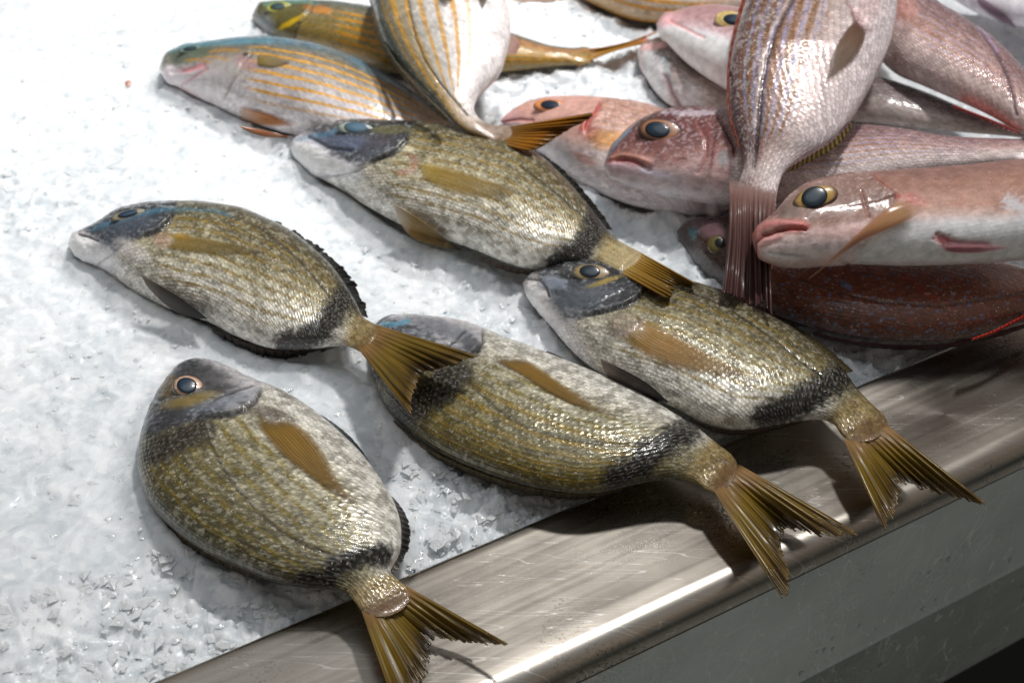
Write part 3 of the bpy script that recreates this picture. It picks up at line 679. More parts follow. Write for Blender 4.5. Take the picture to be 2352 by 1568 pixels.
f.stripes(14, (152, 126, 10), .75, .02, .62, .27, .88, .42, .25)
f.band([(560, 640), (460, 720), (360, 800), (230, 860)], 82, (34, 30, 26), .9, .5)
f.blob((500, 410), 170, 40, 15, (104, 110, 120), .7, 0, .5); f.line([(165, 385), (230, 388), (300, 372)], 12, (80, 160, 186), .8)  # blue line is the iridescent sheen, put into the colour
f.blob((630, 500), 60, 40, 60, (60, 66, 72), .7); f.line([(600, 425), (540, 480), (500, 520)], 6, (44, 46, 52), .85, .0007)
f.gill_dark()
f.line([(600, 660), (700, 770), (820, 870), (950, 940), (1150, 990), (1350, 1015), (1560, 1015)], 7, (66, 60, 44), .7, .0005)
bream_rear(f, [(1760, 950), (1660, 1000), (1560, 1060), (1500, 1140), (1400, 1190)], 78, .925)
f.build(M['bream'])
f.patch('pectoral_fin', [(725, 560), (860, 630), (1050, 745), (1240, 830), (1400, 850)], [(890, 555), (1000, 620), (1150, 725), (1290, 810), (1405, 852)], PECT, M['fin'], .0014, op=.78)
f.edge_fin('pelvic_fin', [(1010, 538), (1080, 560), (1160, 600)], [(1030, 530), (1100, 560), (1175, 612)], .026, .024, DARK, rag=3)
f.edge_fin('dorsal_fin', [(230, 890), (400, 1030), (640, 1145), (900, 1228), (1180, 1268), (1420, 1238)], [(225, 905), (390, 1048), (630, 1170), (890, 1258), (1180, 1298), (1420, 1262)], .013, .007, fc((0, (84, 70, 36)), (1, (38, 30, 18))), rag=8)
f.tail([(985, 468), (815, 572)], [(1535, 785), (1460, 792), (1390, 790), (1310, 782), (1230, 772), (1165, 770), (1152, 820), (1165, 890), (1182, 970), (1180, 1050), (1152, 1102)], .018, .010, TAILC, k='G', rag=18, cut=.98)

# ---- right-centre bream
f = Fish('gilded_bream', 'D', [(903, 172), (935, 140, 908, 215), (1015, 114, 935, 285), (1105, 92, 985, 355), (1200, 75, 1045, 430), (1300, 70, 1110, 510), (1400, 85, 1180, 580), (1500, 112, 1270, 645),
    (1620, 145, 1370, 705), (1740, 170, 1480, 757), (1860, 200, 1580, 795), (1980, 245, 1680, 838), (2100, 300, 1780, 886), (2220, 365, 1880, 925), (2340, 430, 1990, 945), (2450, 510, 2110, 938),
    (2550, 585, 2230, 912), (2625, 670, 2340, 890), (2670, 740, 2440, 882), (2730, 808, 2520, 905), (2805, 890, 2592, 985)], [(0, .020), (.4, .026), (.85, .026), (1, .020)],
    'pale bream with grey eye at right centre, its spread tail nearest the right edge', GB, seed=41)
bream_paint(f, .35, gillpts=[(1600, 130), (1565, 170), (1530, 215), (1500, 255), (1440, 290), (1330, 320), (1230, 345), (1120, 400), (1040, 450)], flip=False, span=(.1, .8))
f.blob((985, 240), 60, 110, -30, (248, 240, 238), .95, 0, .5); f.blob((1150, 470), 60, 120, -38, (228, 222, 222), .8, 0, .5)
f.blob((1060, 180), 75, 38, 10, (150, 158, 172), .9, -.0012, .4); f.blob((1200, 240), 170, 60, -10, (104, 110, 118), .85, 0, .5)
f.line([(925, 150), (990, 155), (1030, 200), (1040, 240)], 8, (50, 50, 58), .8, .001)
f.line([(1440, 212), (1340, 260), (1250, 312)], 7, (64, 66, 72), .8, .0008)
f.blob((1330, 165), 90, 12, -18, (186, 160, 70), .7, 0, .6); f.blob((1620, 205), 90, 50, -20, (52, 50, 46), .75, 0, .6, .7)
f.blob((1420, 260), 90, 26, -22, (76, 76, 80), .6)
f.gill_dark(); f.blob((1440, 400), 85, 62, 10, (168, 152, 134), .75, -.0022, .4)
f.line([(1400, 450), (1470, 440), (1525, 400), (1530, 365)], 9, (206, 190, 184), .8)
f.line([(1730, 200), (1970, 290), (2120, 398), (2250, 490), (2370, 590), (2460, 648)], 7, (46, 40, 26), .9, .0006)
bream_rear(f, [(2590, 640), (2500, 700), (2400, 760), (2300, 820), (2180, 870)], 78, .92)
f.build(M['bream'])
f.eye((1262, 124), 98, 44, 4, (128, 118, 104), (78, 72, 50), (1256, 122), .50, .66, (22, 44, 58), .0022, (170, 140, 84), .5)
f.patch('pectoral_fin', [(1540, 360), (1700, 440), (1880, 545), (2000, 605), (2110, 660)], [(1405, 440), (1520, 535), (1700, 610), (1900, 650), (2110, 668)], fc((0, (196, 160, 96)), (.3, (182, 138, 66)), (1, (160, 132, 90))), M['fin'], .0012, op=.62)
f.patch('pelvic_fin', [(1308, 566), (1430, 625), (1560, 700), (1662, 792)], [(1325, 620), (1395, 725), (1500, 772), (1658, 796)], fc((0, (130, 116, 108)), (.3, (70, 60, 56)), (1, (10, 10, 11))), M['darkfin'], .010)
f.edge_fin('anal_fin', [(1780, 884), (1900, 930), (2060, 944), (2230, 912), (2360, 888)], [(1790, 892), (1910, 948), (2070, 962), (2240, 932), (2370, 895)], .018, .012, fc((0, (90, 70, 56)), (1, (34, 28, 26))), rag=6)
f.edge_fin('dorsal_fin', [(1700, 160), (1900, 214), (2180, 345), (2440, 505), (2600, 640)], [(1700, 150), (1910, 202), (2195, 330), (2462, 492), (2628, 632)], .026, .024, fc((0, (70, 62, 34)), (1, (40, 34, 24))), rag=7)
f.tail([(1690, 262), (1470, 345)], [(2168, 638), (2100, 622), (2020, 604), (1940, 582), (1860, 562), (1780, 545), (1735, 560), (1716, 620), (1702, 690), (1652, 755)], .020, .012, TAILC, k='G', rag=20, cut=.98)

# ---- upper-middle bream
f = Fish('gilded_bream', 'A', [(861, 762), (888, 735, 868, 805), (960, 703, 905, 868), (1040, 670, 962, 932), (1130, 648, 1045, 982), (1240, 645, 1135, 1038), (1360, 650, 1225, 1098), (1480, 657, 1315, 1152),
    (1600, 665, 1415, 1205), (1730, 682, 1525, 1246), (1860, 705, 1640, 1277), (1980, 735, 1760, 1312), (2100, 778, 1880, 1352), (2200, 845, 1990, 1392), (2290, 925, 2090, 1413), (2370, 1005, 2190, 1416),
    (2440, 1090, 2290, 1392), (2510, 1190, 2370, 1378), (2570, 1250, 2440, 1384), (2640, 1292, 2520, 1400), (2690, 1320, 2580, 1416)], [(0, .020), (.4, .026), (.85, .030), (1, .042)],
    'bream with cloudy eye and white jaw behind the others, its tail on the right-centre bream', GB, seed=53)
bream_paint(f, .15, gillpts=[(1520, 645), (1485, 690), (1465, 740), (1420, 790), (1340, 825), (1230, 868), (1060, 935), (1000, 960)], flip=False, span=(.08, .7))
f.blob((960, 800), 115, 85, 35, (252, 248, 252), .98, 0, .4); f.blob((1120, 880), 130, 50, 20, (248, 244, 248), .9, 0, .5)
f.blob((1150, 745), 190, 40, 5, (104, 112, 134), .8, 0, .5); f.line([(900, 735), (980, 712), (1060, 700), (1150, 660)], 14, (86, 140, 170), .5)  # iridescent blue sheen on the nape painted into the colour
f.line([(960, 715), (1010, 740), (1060, 770), (1180, 790)], 9, (58, 60, 80), .8, .001); f.line([(1055, 925), (1130, 915), (1230, 890), (1300, 850)], 5, (150, 146, 156), .7, .0006)
f.blob((1330, 740), 90, 40, -20, (84, 78, 84), .7, 0, .6, .6); f.blob((1400, 680), 110, 24, 0, (112, 108, 70), .7)
f.gill_dark(); f.line([(1440, 905), (1500, 890), (1520, 850), (1500, 820)], 16, (190, 140, 124), .6)
f.blob((1480, 780), 30, 16, 20, (216, 208, 180), .8)
f.line([(2070, 865), (2200, 962), (2300, 1042), (2400, 1130), (2460, 1200)], 7, (60, 56, 42), .85, .0006)
bream_rear(f, [(2480, 1110), (2440, 1220), (2380, 1310), (2270, 1370)], 66, .925, False)
f.C = over(f.C, (222, 206, 160), sst(.93, .95, f.U)*.5)
f.build(M['bream'], 1.05)
f.eye((1205, 674), 92, 32, 4, (150, 168, 178), (84, 88, 70), (1212, 674), .62, .80, (92, 128, 150), .0018, (170, 170, 130), .5)
f.patch('pectoral_fin', [(1535, 842), (1700, 872), (1880, 932), (2080, 1002)], [(1530, 905), (1640, 985), (1850, 1032), (2080, 1012)], fc((0, (196, 168, 74)), (.3, (176, 146, 70)), (1, (160, 140, 100))), M['fin'], .0010, op=.5)
f.patch('pelvic_fin', [(1405, 1063), (1520, 1135), (1640, 1222), (1755, 1306)], [(1425, 1135), (1480, 1220), (1610, 1282), (1752, 1309)], fc((0, (206, 192, 170)), (.3, (134, 106, 56)), (.8, (88, 70, 40)), (1, (30, 28, 28))), M['darkfin'], .006)
f.edge_fin('anal_fin', [(1850, 1342), (1980, 1390), (2110, 1416), (2250, 1400), (2390, 1378)], [(1850, 1350), (1975, 1404), (2110, 1432), (2250, 1416), (2390, 1386)], .020, .016, fc((0, (90, 70, 56)), (1, (24, 22, 22))), rag=7)
f.edge_fin('dorsal_fin', [(2080, 768), (2210, 852), (2340, 975), (2440, 1095), (2520, 1200)], [(2085, 760), (2222, 840), (2360, 960), (2462, 1082), (2545, 1200)], .026, .030, fc((0, (70, 62, 46)), (1, (36, 32, 26))), rag=8)
f.tail([(2690, 1318), (2580, 1420)], [(2985, 1482), (2960, 1488), (2920, 1492), (2880, 1500), (2860, 1520), (2850, 1545), (2830, 1560)], .040, .047, fc((0, (206, 176, 110)), (.4, (176, 134, 50)), (1, (128, 98, 40))), rag=8, midz=.003, cup=.001)

# ---- gold striped fish
GS = 'gold-striped fish at the back'
def salema_paint(f, base, stripes, scol, st, **kw):
    f.C = ramp(base, np.clip(f.V+(fbm(f.U*6, f.V*3, f.seed, 3)-.5)*.12, 0, 1))
    f.mottle((150, 146, 140), .22, 50, 25, .5, .65)
    f.stripes(stripes, scol, st, wob=.006, **kw)
f = Fish('striped_salema', 'A', [(178, 365), (203, 310, 200, 420), (290, 252, 270, 475), (400, 235, 370, 535), (520, 222, 470, 590), (650, 213, 580, 650), (780, 213, 690, 700), (910, 228, 810, 740),
    (1030, 250, 930, 765), (1150, 288, 1040, 780), (1270, 340, 1150, 790), (1390, 405, 1270, 795), (1500, 472, 1380, 790), (1600, 545, 1500, 780), (1700, 630, 1620, 765), (1800, 705, 1740, 790)],
    [(0, .022), (.5, .028), (1, .022)], 'pale gold-lined fish with blunt white chin, farthest left of the striped ones', GS, seed=61)
salema_paint(f, [(0, (100, 124, 136)), (.08, (120, 112, 96)), (.2, (152, 146, 140)), (.5, (196, 190, 192)), (.7, (228, 222, 224)), (1, (240, 232, 234))], 15, (206, 156, 52), .95, v0=.05, v1=.74, u0=.28, u1=1.3, duty=.30, brk=.12)
f.gill([(650, 205), (655, 285), (610, 330), (575, 400), (520, 500), (460, 600)], .0008, 60, (150, 130, 110), .5, 7, False, (.1, .9))
f.mask = f.mask*(1-.8*f.head)
f.blob((330, 290), 140, 45, -15, (92, 104, 90), .85, 0, .5, .5); f.line([(230, 270), (330, 238), (480, 228), (640, 215), (760, 216)], 12, (96, 150, 166), .55)
for q in ([(420, 275), (520, 262), (620, 270)], [(400, 300), (480, 300), (560, 320)], [(300, 320), (380, 310), (470, 335)]): f.line(q, 7, (190, 140, 40), .6, 0, .2)
f.line([(240, 378), (310, 372), (370, 355), (410, 342)], 13, (214, 150, 156), .9, .0008); f.line([(290, 445), (360, 405), (430, 362)], 7, (206, 160, 166), .8, .0006)
f.blob((240, 400), 70, 50, 30, (238, 228, 232), .9); f.blob((330, 500), 90, 25, 30, (226, 196, 196), .6)
f.blob((640, 292), 22, 14, 0, (34, 26, 24), .95); f.blob((635, 330), 60, 30, 20, (176, 134, 138), .6, 0, .6)
f.gill_dark(); f.build(M['salema'])
f.eye((342, 262), 62, 16, -8, (110, 130, 120), (60, 60, 50), (344, 260), .55, .6, (40, 70, 80), .0012)
f.patch('pectoral_fin', [(688, 285), (760, 290), (860, 318)], [(690, 340), (770, 352), (862, 326)], fc((0, (150, 128, 70)), (1, (160, 146, 120))), M['fin'], .0012)
f.patch('pelvic_fin', [(592, 560), (690, 582), (790, 615), (876, 656)], [(600, 645), (680, 650), (780, 660), (874, 660)], fc((0, (230, 206, 190)), (.45, (200, 132, 60)), (1, (196, 120, 50))), M['fin'], .002)
f.patch('pelvic_fin', [(588, 655), (680, 672), (770, 690), (858, 714)], [(600, 665), (680, 702), (770, 722), (856, 720)], fc((0, (214, 150, 110)), (1, (190, 112, 50))), M['fin'], .002)

f = Fish('striped_salema', 'A', [(663, 85), (688, 42, 680, 122), (760, 15, 735, 186), (850, 8, 820, 226), (960, 8, 930, 262), (1080, 12, 1050, 300), (1200, 28, 1180, 345), (1330, 50, 1310, 390), (1450, 70, 1440, 420),
    (1580, 90, 1580, 430), (1720, 115, 1720, 425), (1860, 140, 1850, 410), (2000, 170, 1970, 395), (2100, 202, 2090, 378), (2220, 238, 2210, 358), (2350, 252, 2350, 345), (2420, 250, 2430, 333)],
    [(0, .022), (.4, .026), (1, .020)], 'dark olive gold-lined fish lying crosswise beneath the upright one', GS, seed=67)
salema_paint(f, [(0, (96, 100, 92)), (.2, (128, 120, 90)), (.5, (140, 120, 60)), (.8, (150, 130, 80)), (1, (150, 134, 96))], 12, (186, 134, 24), .92, v0=.05, v1=.85, u0=.22, u1=1.3, duty=.5, brk=.2)
f.gill([(1000, -5), (960, 60), (900, 130), (880, 200), (860, 260)], .001, 60, (60, 50, 20), .6, 8, False, (0, 1)); f.mask *= (1-.7*f.head)
f.C = over(f.C, (92, 88, 50), f.head*.8*f.istop); f.blob((720, 140), 60, 70, -30, (140, 146, 150), .85, 0, .5); f.blob((860, 125), 60, 14, -28, (200, 168, 20), .9); f.blob((930, 90), 40, 10, -30, (190, 160, 30), .8)
f.blob((1010, 50), 70, 22, 10, (190, 130, 60), .7); f.line([(730, 25), (800, 15), (900, 10), (1000, 20)], 10, (110, 160, 160), .6)
f.C = over(f.C, (170, 120, 90), sst(.72, .8, f.U)*.6*(1-sst(.0, .5, np.abs(f.V-.15)*3)))
f.gill_dark(); f.build(M['salema'])
f.eye((805, 42), 66, 28, -6, (150, 160, 90), (96, 96, 40), (800, 40), .55, .6, (60, 90, 90), .0014, (180, 170, 60))
f.tail([(2400, 248), (2400, 345)], [(2795, 158), (2775, 172), (2745, 186), (2720, 196), (2735, 205), (2770, 212), (2802, 218)], .020, .026, fc((0, (176, 124, 50)), (.5, (190, 136, 30)), (.85, (200, 140, 50)), (1, (224, 160, 140))), rag=5, bow=-.06)

f = Fish('striped_salema', 'A', [(1640, -580), (1540, -500, 1760, -490), (1420, -340, 1900, -335), (1330, -170, 1965, -170), (1288, -20, 1978, -20), (1308, 105, 2012, 100), (1350, 212, 2013, 200), (1405, 302, 1992, 300),
    (1480, 400, 1955, 388), (1560, 482, 1895, 455), (1650, 562, 1838, 522), (1712, 632, 1826, 575), (1780, 690, 1862, 628), (1860, 724, 1930, 658), (1960, 748, 2015, 668)],
    [(0, .065), (.5, .068), (.8, .054), (1, .046)], 'silver and gold-lined fish lying upright on top, tail curling right', GS, seed=71)
salema_paint(f, [(0, (90, 96, 90)), (.12, (150, 134, 100)), (.3, (180, 176, 170)), (.6, (222, 216, 216)), (1, (234, 228, 228))], 13, (190, 146, 60), .9, v0=.03, v1=.78, u0=-1, u1=.95, duty=.32, brk=.15)
f.line([(1470, -60), (1490, 60), (1520, 200), (1570, 320), (1640, 430), (1720, 520), (1790, 600)], 6, (50, 44, 34), .85, .0006)
f.C = over(f.C, (120, 92, 60), sst(.83, .93, f.U)*.75); f.blob((1620, 490), 20, 14, 0, (40, 30, 20), .6)
f.line([(1990, 390), (1920, 445), (1850, 515)], 9, (200, 140, 70), .6)
f.build(M['salema'])
f.patch('pectoral_fin', [(1640, -160), (1625, -80), (1640, 10), (1665, 24)], [(1800, -160), (1790, -80), (1720, -10), (1680, 22)], fc((0, (120, 110, 80)), (1, (84, 70, 36))), M['fin'], .002)
f.patch('pelvic_fin', [(1830, -160), (1830, -60), (1850, 10), (1866, 40)], [(1900, -160), (1900, -60), (1890, 10), (1870, 42)], fc((0, (120, 110, 90)), (1, (90, 80, 60))), M['fin'], .002)
f.edge_fin('anal_fin', [(2003, 180), (2000, 230), (1985, 285)], [(2030, 190), (2062, 235), (2040, 285)], .062, .056, fc((0, (226, 200, 190)), (1, (216, 170, 156))), M['fin'], rag=2)
f.edge_fin('dorsal_fin', [(1290, -40), (1320, 130), (1400, 300), (1540, 470), (1690, 620)], [(1276, -40), (1306, 136), (1385, 308), (1522, 482), (1675, 632)], .066, .060, fc((0, (80, 74, 56)), (1, (44, 40, 32))), rag=5)
f.tail([(2015, 662), (1955, 752)], [(2440, 590), (2440, 600), (2410, 630), (2340, 665), (2250, 718), (2160, 775), (2110, 790)], .046, .052, fc((0, (130, 100, 64)), (.3, (150, 104, 34)), (.7, (170, 110, 16)), (1, (120, 78, 14))), rag=4, cup=.002)

f = Fish('striped_salema', 'B', [(-300, -200), (-250, -262, -240, -130), (-130, -312, -110, -60), (0, -332, 0, 2), (120, -332, 110, 62), (240, -322, 220, 118), (360, -300, 340, 152), (500, -270, 470, 160), (640, -240, 610, 155),
    (780, -200, 750, 125), (900, -160, 880, 88), (1000, -110, 990, 40), (1080, -70, 1080, 10)], [(0, .024), (.5, .030), (1, .026)],
    'orange-lined fish cut off by the top edge, left of the pink heads', GS, seed=73)
salema_paint(f, [(0, (120, 110, 90)), (.5, (206, 196, 190)), (.75, (196, 180, 160)), (.95, (170, 130, 50)), (1, (90, 70, 30))], 15, (200, 146, 44), .95, v0=.03, v1=1.2, u0=.05, u1=.85, duty=.5, brk=.15)
f.C = over(f.C, (226, 206, 200), sst(.6, .85, f.U)*.7)
f.build(M['salema'])

f = Fish('pale_fish', 'A', [(1900, -60), (1930, -110, 1940, -12), (2020, -150, 2030, 26), (2130, -160, 2130, 34), (2230, -160, 2230, 26), (2330, -150, 2330, 6), (2450, -130, 2450, -30), (2560, -100, 2560, -60)],
    [(0, .02), (1, .02)], 'sliver of a pale pinkish fish at the top edge between striped fish', 'pale fish at the frame edges', seed=79, NU=120)
f.C = ramp([(0, (200, 170, 160)), (.7, (236, 220, 214)), (.93, (226, 190, 170)), (1, (180, 130, 100))], f.V); f.build(M['smooth'])

# ---- pink fish
PK = 'pink breams and snappers heaped on the right'
def pink_paint(f, back=(150, 104, 96), mid=(190, 150, 142), low=(226, 214, 214), belly=(232, 228, 230), lavender=.5, brown=.4, n=13, u0=.2, u1=.93, v1=.75, wv=.14):
    f.C = ramp([(0, back), (.14, tuple((np.array(back)*.5+np.array(mid)*.5))), (.34, mid), (.56, low), (1, belly)], np.clip(f.V+(fbm(f.U*7, f.V*4, f.seed, 3)-.5)*wv, 0, 1))
    f.mottle((120, 80, 72), .3, 70, 34, .48, .64, 0, .6); f.mottle((238, 232, 236), .25, 150, 60, .58, .7)
    if brown: f.stripes(n+3, (132, 92, 50), brown, .03, v1, u0, u1, .5, .4, .01)
    if lavender: f.stripes(n+3, (160, 164, 204), lavender, .06, v1, u0, u1, .30, .6, .01, .5)
f = Fish('pink_bream', 'B', [(330, 272), (350, 243, 338, 335), (430, 213, 368, 425), (500, 213, 430, 520), (560, 230, 500, 582), (650, 260, 620, 600), (760, 300, 740, 620), (900, 340, 880, 640), (1050, 350, 1030, 650), (1200, 355, 1190, 650),
    (1350, 365, 1340, 655), (1480, 380, 1480, 660), (1610, 410, 1610, 668), (1740, 452, 1740, 680), (1870, 500, 1870, 690), (2000, 555, 2000, 700), (2130, 610, 2130, 708), (2260, 655, 2260, 716), (2380, 695, 2380, 730), (2500, 730, 2500, 750)],
    [(0, .024), (.3, .026), (.6, .036), (1, .040)], 'grey-backed fish with white open jaw, buried under the upright pink bream', PK, seed=83)
pink_paint(f, (92, 84, 82), (128, 118, 116), (176, 164, 158), (206, 190, 184), .12, .15)
f.blob((410, 380), 75, 160, -28, (222, 222, 224), .95, 0, .4); f.blob((420, 240), 90, 20, -10, (232, 186, 184), .85); f.line([(470, 300), (500, 400), (540, 480)], 8, (160, 200, 206), .5)
f.blob((620, 320), 90, 60, 30, (120, 110, 104), .8, 0, .6); f.blob((600, 500), 80, 60, 20, (232, 230, 232), .9, 0, .5); f.line([(480, 400), (505, 470), (560, 575)], 16, (128, 86, 98), .85, .001)
f.line([(360, 260), (345, 330), (380, 430), (470, 570)], 8, (224, 190, 190), .6)
f.build(M['smooth'])

f = Fish('pink_snapper', 'A', [(1957, 632), (1995, 600, 1985, 662), (2075, 550, 2060, 740), (2170, 521, 2150, 820), (2270, 515, 2240, 900), (2380, 518, 2340, 980), (2480, 523, 2450, 1040), (2580, 533, 2560, 1085), (2690, 550, 2680, 1120),
    (2800, 585, 2800, 1150), (2900, 640, 2910, 1165), (3000, 700, 3010, 1165), (3080, 780, 3090, 1145), (3150, 860, 3150, 1100)], [(0, .018), (.5, .022), (1, .020)],
    'orange-pink snapper with orange-ringed eye and red gill, left end of the pink heap', PK, seed=89)
pink_paint(f, (184, 144, 130), (206, 168, 152), (228, 210, 208), (226, 218, 220), .1, .15)
f.gill([(2500, 505), (2460, 580), (2410, 650), (2400, 740), (2330, 860), (2250, 950)], .0012, 60, (160, 50, 40), .8, 12, False, (.02, .55))
f.mask *= (1-.7*f.head); f.C = over(f.C, (206, 160, 150), f.head*.6*f.istop*(1-sst(.4, .6, f.V))); f.C = over(f.C, (232, 226, 230), f.head*.8*f.istop*sst(.5, .7, f.V))
f.blob((2010, 620), 60, 30, -30, (224, 178, 180), .8); f.line([(1970, 640), (2060, 625), (2130, 630)], 8, (190, 120, 120), .8, .0008)
f.gill_dark(); f.blob((2440, 700), 45, 50, 0, (156, 84, 84), .7, 0, .6); f.blob((2545, 735), 110, 50, 5, (204, 150, 90), .8, 0, .5); f.blob((2400, 830), 70, 20, 30, (220, 160, 150), .6); f.blob((2400, 660), 40, 16, -50, (170, 64, 50), .7)
f.build(M['smooth'])
f.eye((2222, 556), 82, 32, 2, (214, 140, 84), (170, 110, 84), (2226, 556), .56, .66, (30, 50, 74), .0018, (236, 150, 80))

f = Fish('pink_bream', 'B', [(157, 862), (178, 800, 170, 912), (235, 720, 225, 962), (310, 648, 320, 1010), (400, 602, 430, 1052), (500, 575, 550, 1082), (610, 567, 680, 1108), (730, 575, 800, 1122), (850, 585, 920, 1122), (980, 600, 1040, 1112),
    (1110, 620, 1170, 1090), (1240, 635, 1300, 1060), (1370, 648, 1430, 1020), (1500, 660, 1560, 980), (1640, 672, 1690, 945), (1780, 690, 1820, 915), (1920, 712, 1950, 895), (2060, 722, 2070, 878), (2180, 726, 2190, 862), (2290, 728, 2300, 845), (2400, 732, 2400, 838)],
    [(0, .040), (.3, .046), (.6, .050), (1, .052)], 'pink bream with big dark-blue eye and closed mouth in the middle of the heap', PK, thick=((0, .30), (.2, .25), (.6, .20), (1, .2)), seed=97)
pink_paint(f, (150, 116, 118), (200, 168, 162), (226, 208, 204), (232, 226, 228), .45, .45, 15, .35, .9, .7)
f.gill([(735, 560), (750, 620), (800, 700), (836, 780), (832, 880), (790, 980), (720, 1120)], .002, 70, (90, 24, 26), .9, 14, False, (.05, .6))
hv = ramp([(0, (100, 62, 64)), (.3, (122, 80, 76)), (.46, (164, 120, 112)), (.58, (206, 172, 170)), (1, (236, 228, 232))], np.clip(f.V+(fbm(f.U*20, f.V*6, f.seed+5, 3)-.5)*.3, 0, 1))
f.C = f.C*(1-f.head[:, None])+hv*f.head[:, None]; f.mask *= (1-.75*f.head); headtex(f, (84, 48, 52), (236, 214, 220), .35, .3, .25)
f.line([(170, 848), (230, 832), (300, 838), (350, 862), (392, 888)], 11, (160, 74, 76), .95, .0016); f.line([(190, 825), (260, 812), (340, 825), (400, 850)], 12, (206, 148, 134), .7, -.0008)
f.blob((250, 880), 90, 24, 14, (206, 180, 190), .8, -.0006, .5); f.line([(640, 640), (690, 730), (690, 820), (650, 900)], 10, (150, 92, 90), .6, .0009); f.line([(700, 650), (730, 740), (715, 880)], 5, (150, 60, 60), .5)
f.line([(190, 770), (260, 690), (340, 630), (420, 600)], 12, (60, 44, 50), .6); f.line([(165, 830), (220, 745), (290, 680)], 8, (80, 150, 180), .6)
f.blob((430, 910), 100, 22, 14, (232, 226, 240), .7, 0, .6); f.blob((780, 830), 30, 40, 0, (150, 170, 176), .5); f.blob((630, 590), 130, 18, 0, (232, 222, 232), .5, 0, .5, .9)
f.gill_dark(); f.build(M['pink'])
f.eye((452, 688), 112, 62, 8, (104, 72, 60), (70, 42, 40), (440, 690), .52, .60, (16, 44, 64), .0030, (176, 116, 76), .6)
f.edge_fin('dorsal_fin', [(1300, 640), (1460, 655), (1600, 668), (1760, 686)], [(1300, 625), (1460, 640), (1610, 658), (1790, 680)], .050, .052, fc((0, (120, 90, 84)), (1, (80, 60, 56))), rag=5)
f.tail([(2330, 728), (2330, 842)], [(2620, 620), (2560, 700), (2520, 780), (2560, 860), (2620, 950)], .052, .054, fc((0, (140, 60, 60)), (.3, (110, 50, 52)), (1, (120, 70, 66))), rag=5)

f = Fish('pink_snapper', 'B', [(430, 125), (453, 92, 438, 178), (540, 65, 490, 252), (640, 45, 560, 337), (750, 42, 640, 410), (860, 55, 740, 480), (980, 80, 850, 545), (1100, 120, 980, 560), (1220, 170, 1120, 550), (1340, 220, 1270, 520), (1440, 280, 1400, 470), (1520, 340, 1500, 440)],
    [(0, .050), (.5, .054), (1, .05)], 'white-cheeked pink snapper whose yellow-rimmed eye is half hidden by the upright bream', PK, seed=101)
pink_paint(f, (150, 112, 112), (200, 172, 176), (238, 232, 236), (240, 238, 240), 0, 0)
f.C = over(f.C, (238, 234, 238), sst(.28, .42, f.V)*.95); f.C = over(f.C, (176, 140, 140), (1-sst(.10, .30, f.V))*.7)
f.mask *= .15
f.blob((490, 110), 70, 30, -25, (226, 180, 184), .8, 0, .6); f.line([(500, 110), (580, 150), (640, 180), (680, 195)], 9, (232, 170, 170), .8, .0006); f.line([(450, 190), (540, 310), (640, 395), (740, 465)], 6, (190, 184, 190), .7, .0008)
f.blob((780, 400), 60, 90, -20, (226, 212, 212), .4); f.build(M['smooth'])
f.eye((820, 112), 82, 46, 5, (226, 200, 130), (160, 130, 120), (838, 116), .62, .55, (16, 50, 76), .003, (206, 176, 110))

f = Fish('pink_bream', 'B', [(1480, -180), (1540, -212, 1480, -118), (1640, -200, 1480, 20), (1740, -120, 1500, 170), (1830, -40, 1550, 310), (1920, 30, 1655, 415), (2010, 82, 1790, 475), (2100, 138, 1900, 520), (2190, 203, 2000, 560), (2270, 275, 2100, 600),
    (2340, 355, 2190, 640), (2400, 440, 2270, 680), (2450, 530, 2350, 710), (2500, 610, 2430, 730)], [(0, .060), (.5, .062), (1, .060)],
    'pink bream slanting down to the right edge at top right, violet lateral line', PK, seed=103)
pink_paint(f, (146, 116, 120), (192, 156, 148), (224, 200, 194), (224, 208, 206), .3, .35, 15, .1, 1.2, .62)
f.line([(1900, -60), (1990, 20), (2110, 135), (2200, 260), (2270, 400), (2310, 600)], 10, (84, 54, 70), .8, .0007); f.line([(1925, -40), (2010, 30), (2130, 150), (2215, 265)], 8, (206, 186, 214), .5)
f.blob((1720, 40), 70, 60, 30, (206, 150, 140), .7, 0, .6); f.blob((1800, 130), 120, 30, 35, (160, 110, 90), .4)
f.build(M['pink'])
f.edge_fin('anal_fin', [(1980, 552), (2100, 595), (2200, 635), (2320, 690)], [(1975, 560), (2095, 608), (2190, 650), (2310, 702)], .058, .052, fc((0, (190, 60, 50)), (1, (120, 40, 36))), rag=4)

f = Fish('pale_fish', 'B', [(1850, -120), (1900, -172, 1890, -70), (2000, -212, 1980, 10), (2120, -232, 2080, 82), (2250, -232, 2190, 138), (2380, -222, 2300, 168), (2520, -200, 2430, 182), (2650, -160, 2580, 170), (2760, -100, 2720, 120)],
    [(0, .045), (1, .045)], 'white fish with dusky violet fin in the top right corner', 'pale fish at the frame edges', seed=107, NU=160)
pink_paint(f, (190, 170, 176), (226, 216, 222), (234, 230, 236), (222, 216, 224), 0, 0); f.mask *= .3; f.build(M['smooth'])
f.patch('pelvic_fin', [(2090, -30), (2180, 20), (2260, 80), (2310, 140)], [(2110, 20), (2160, 70), (2230, 120), (2305, 146)], fc((0, (170, 140, 160)), (1, (110, 84, 104))), M['fin'], .002)

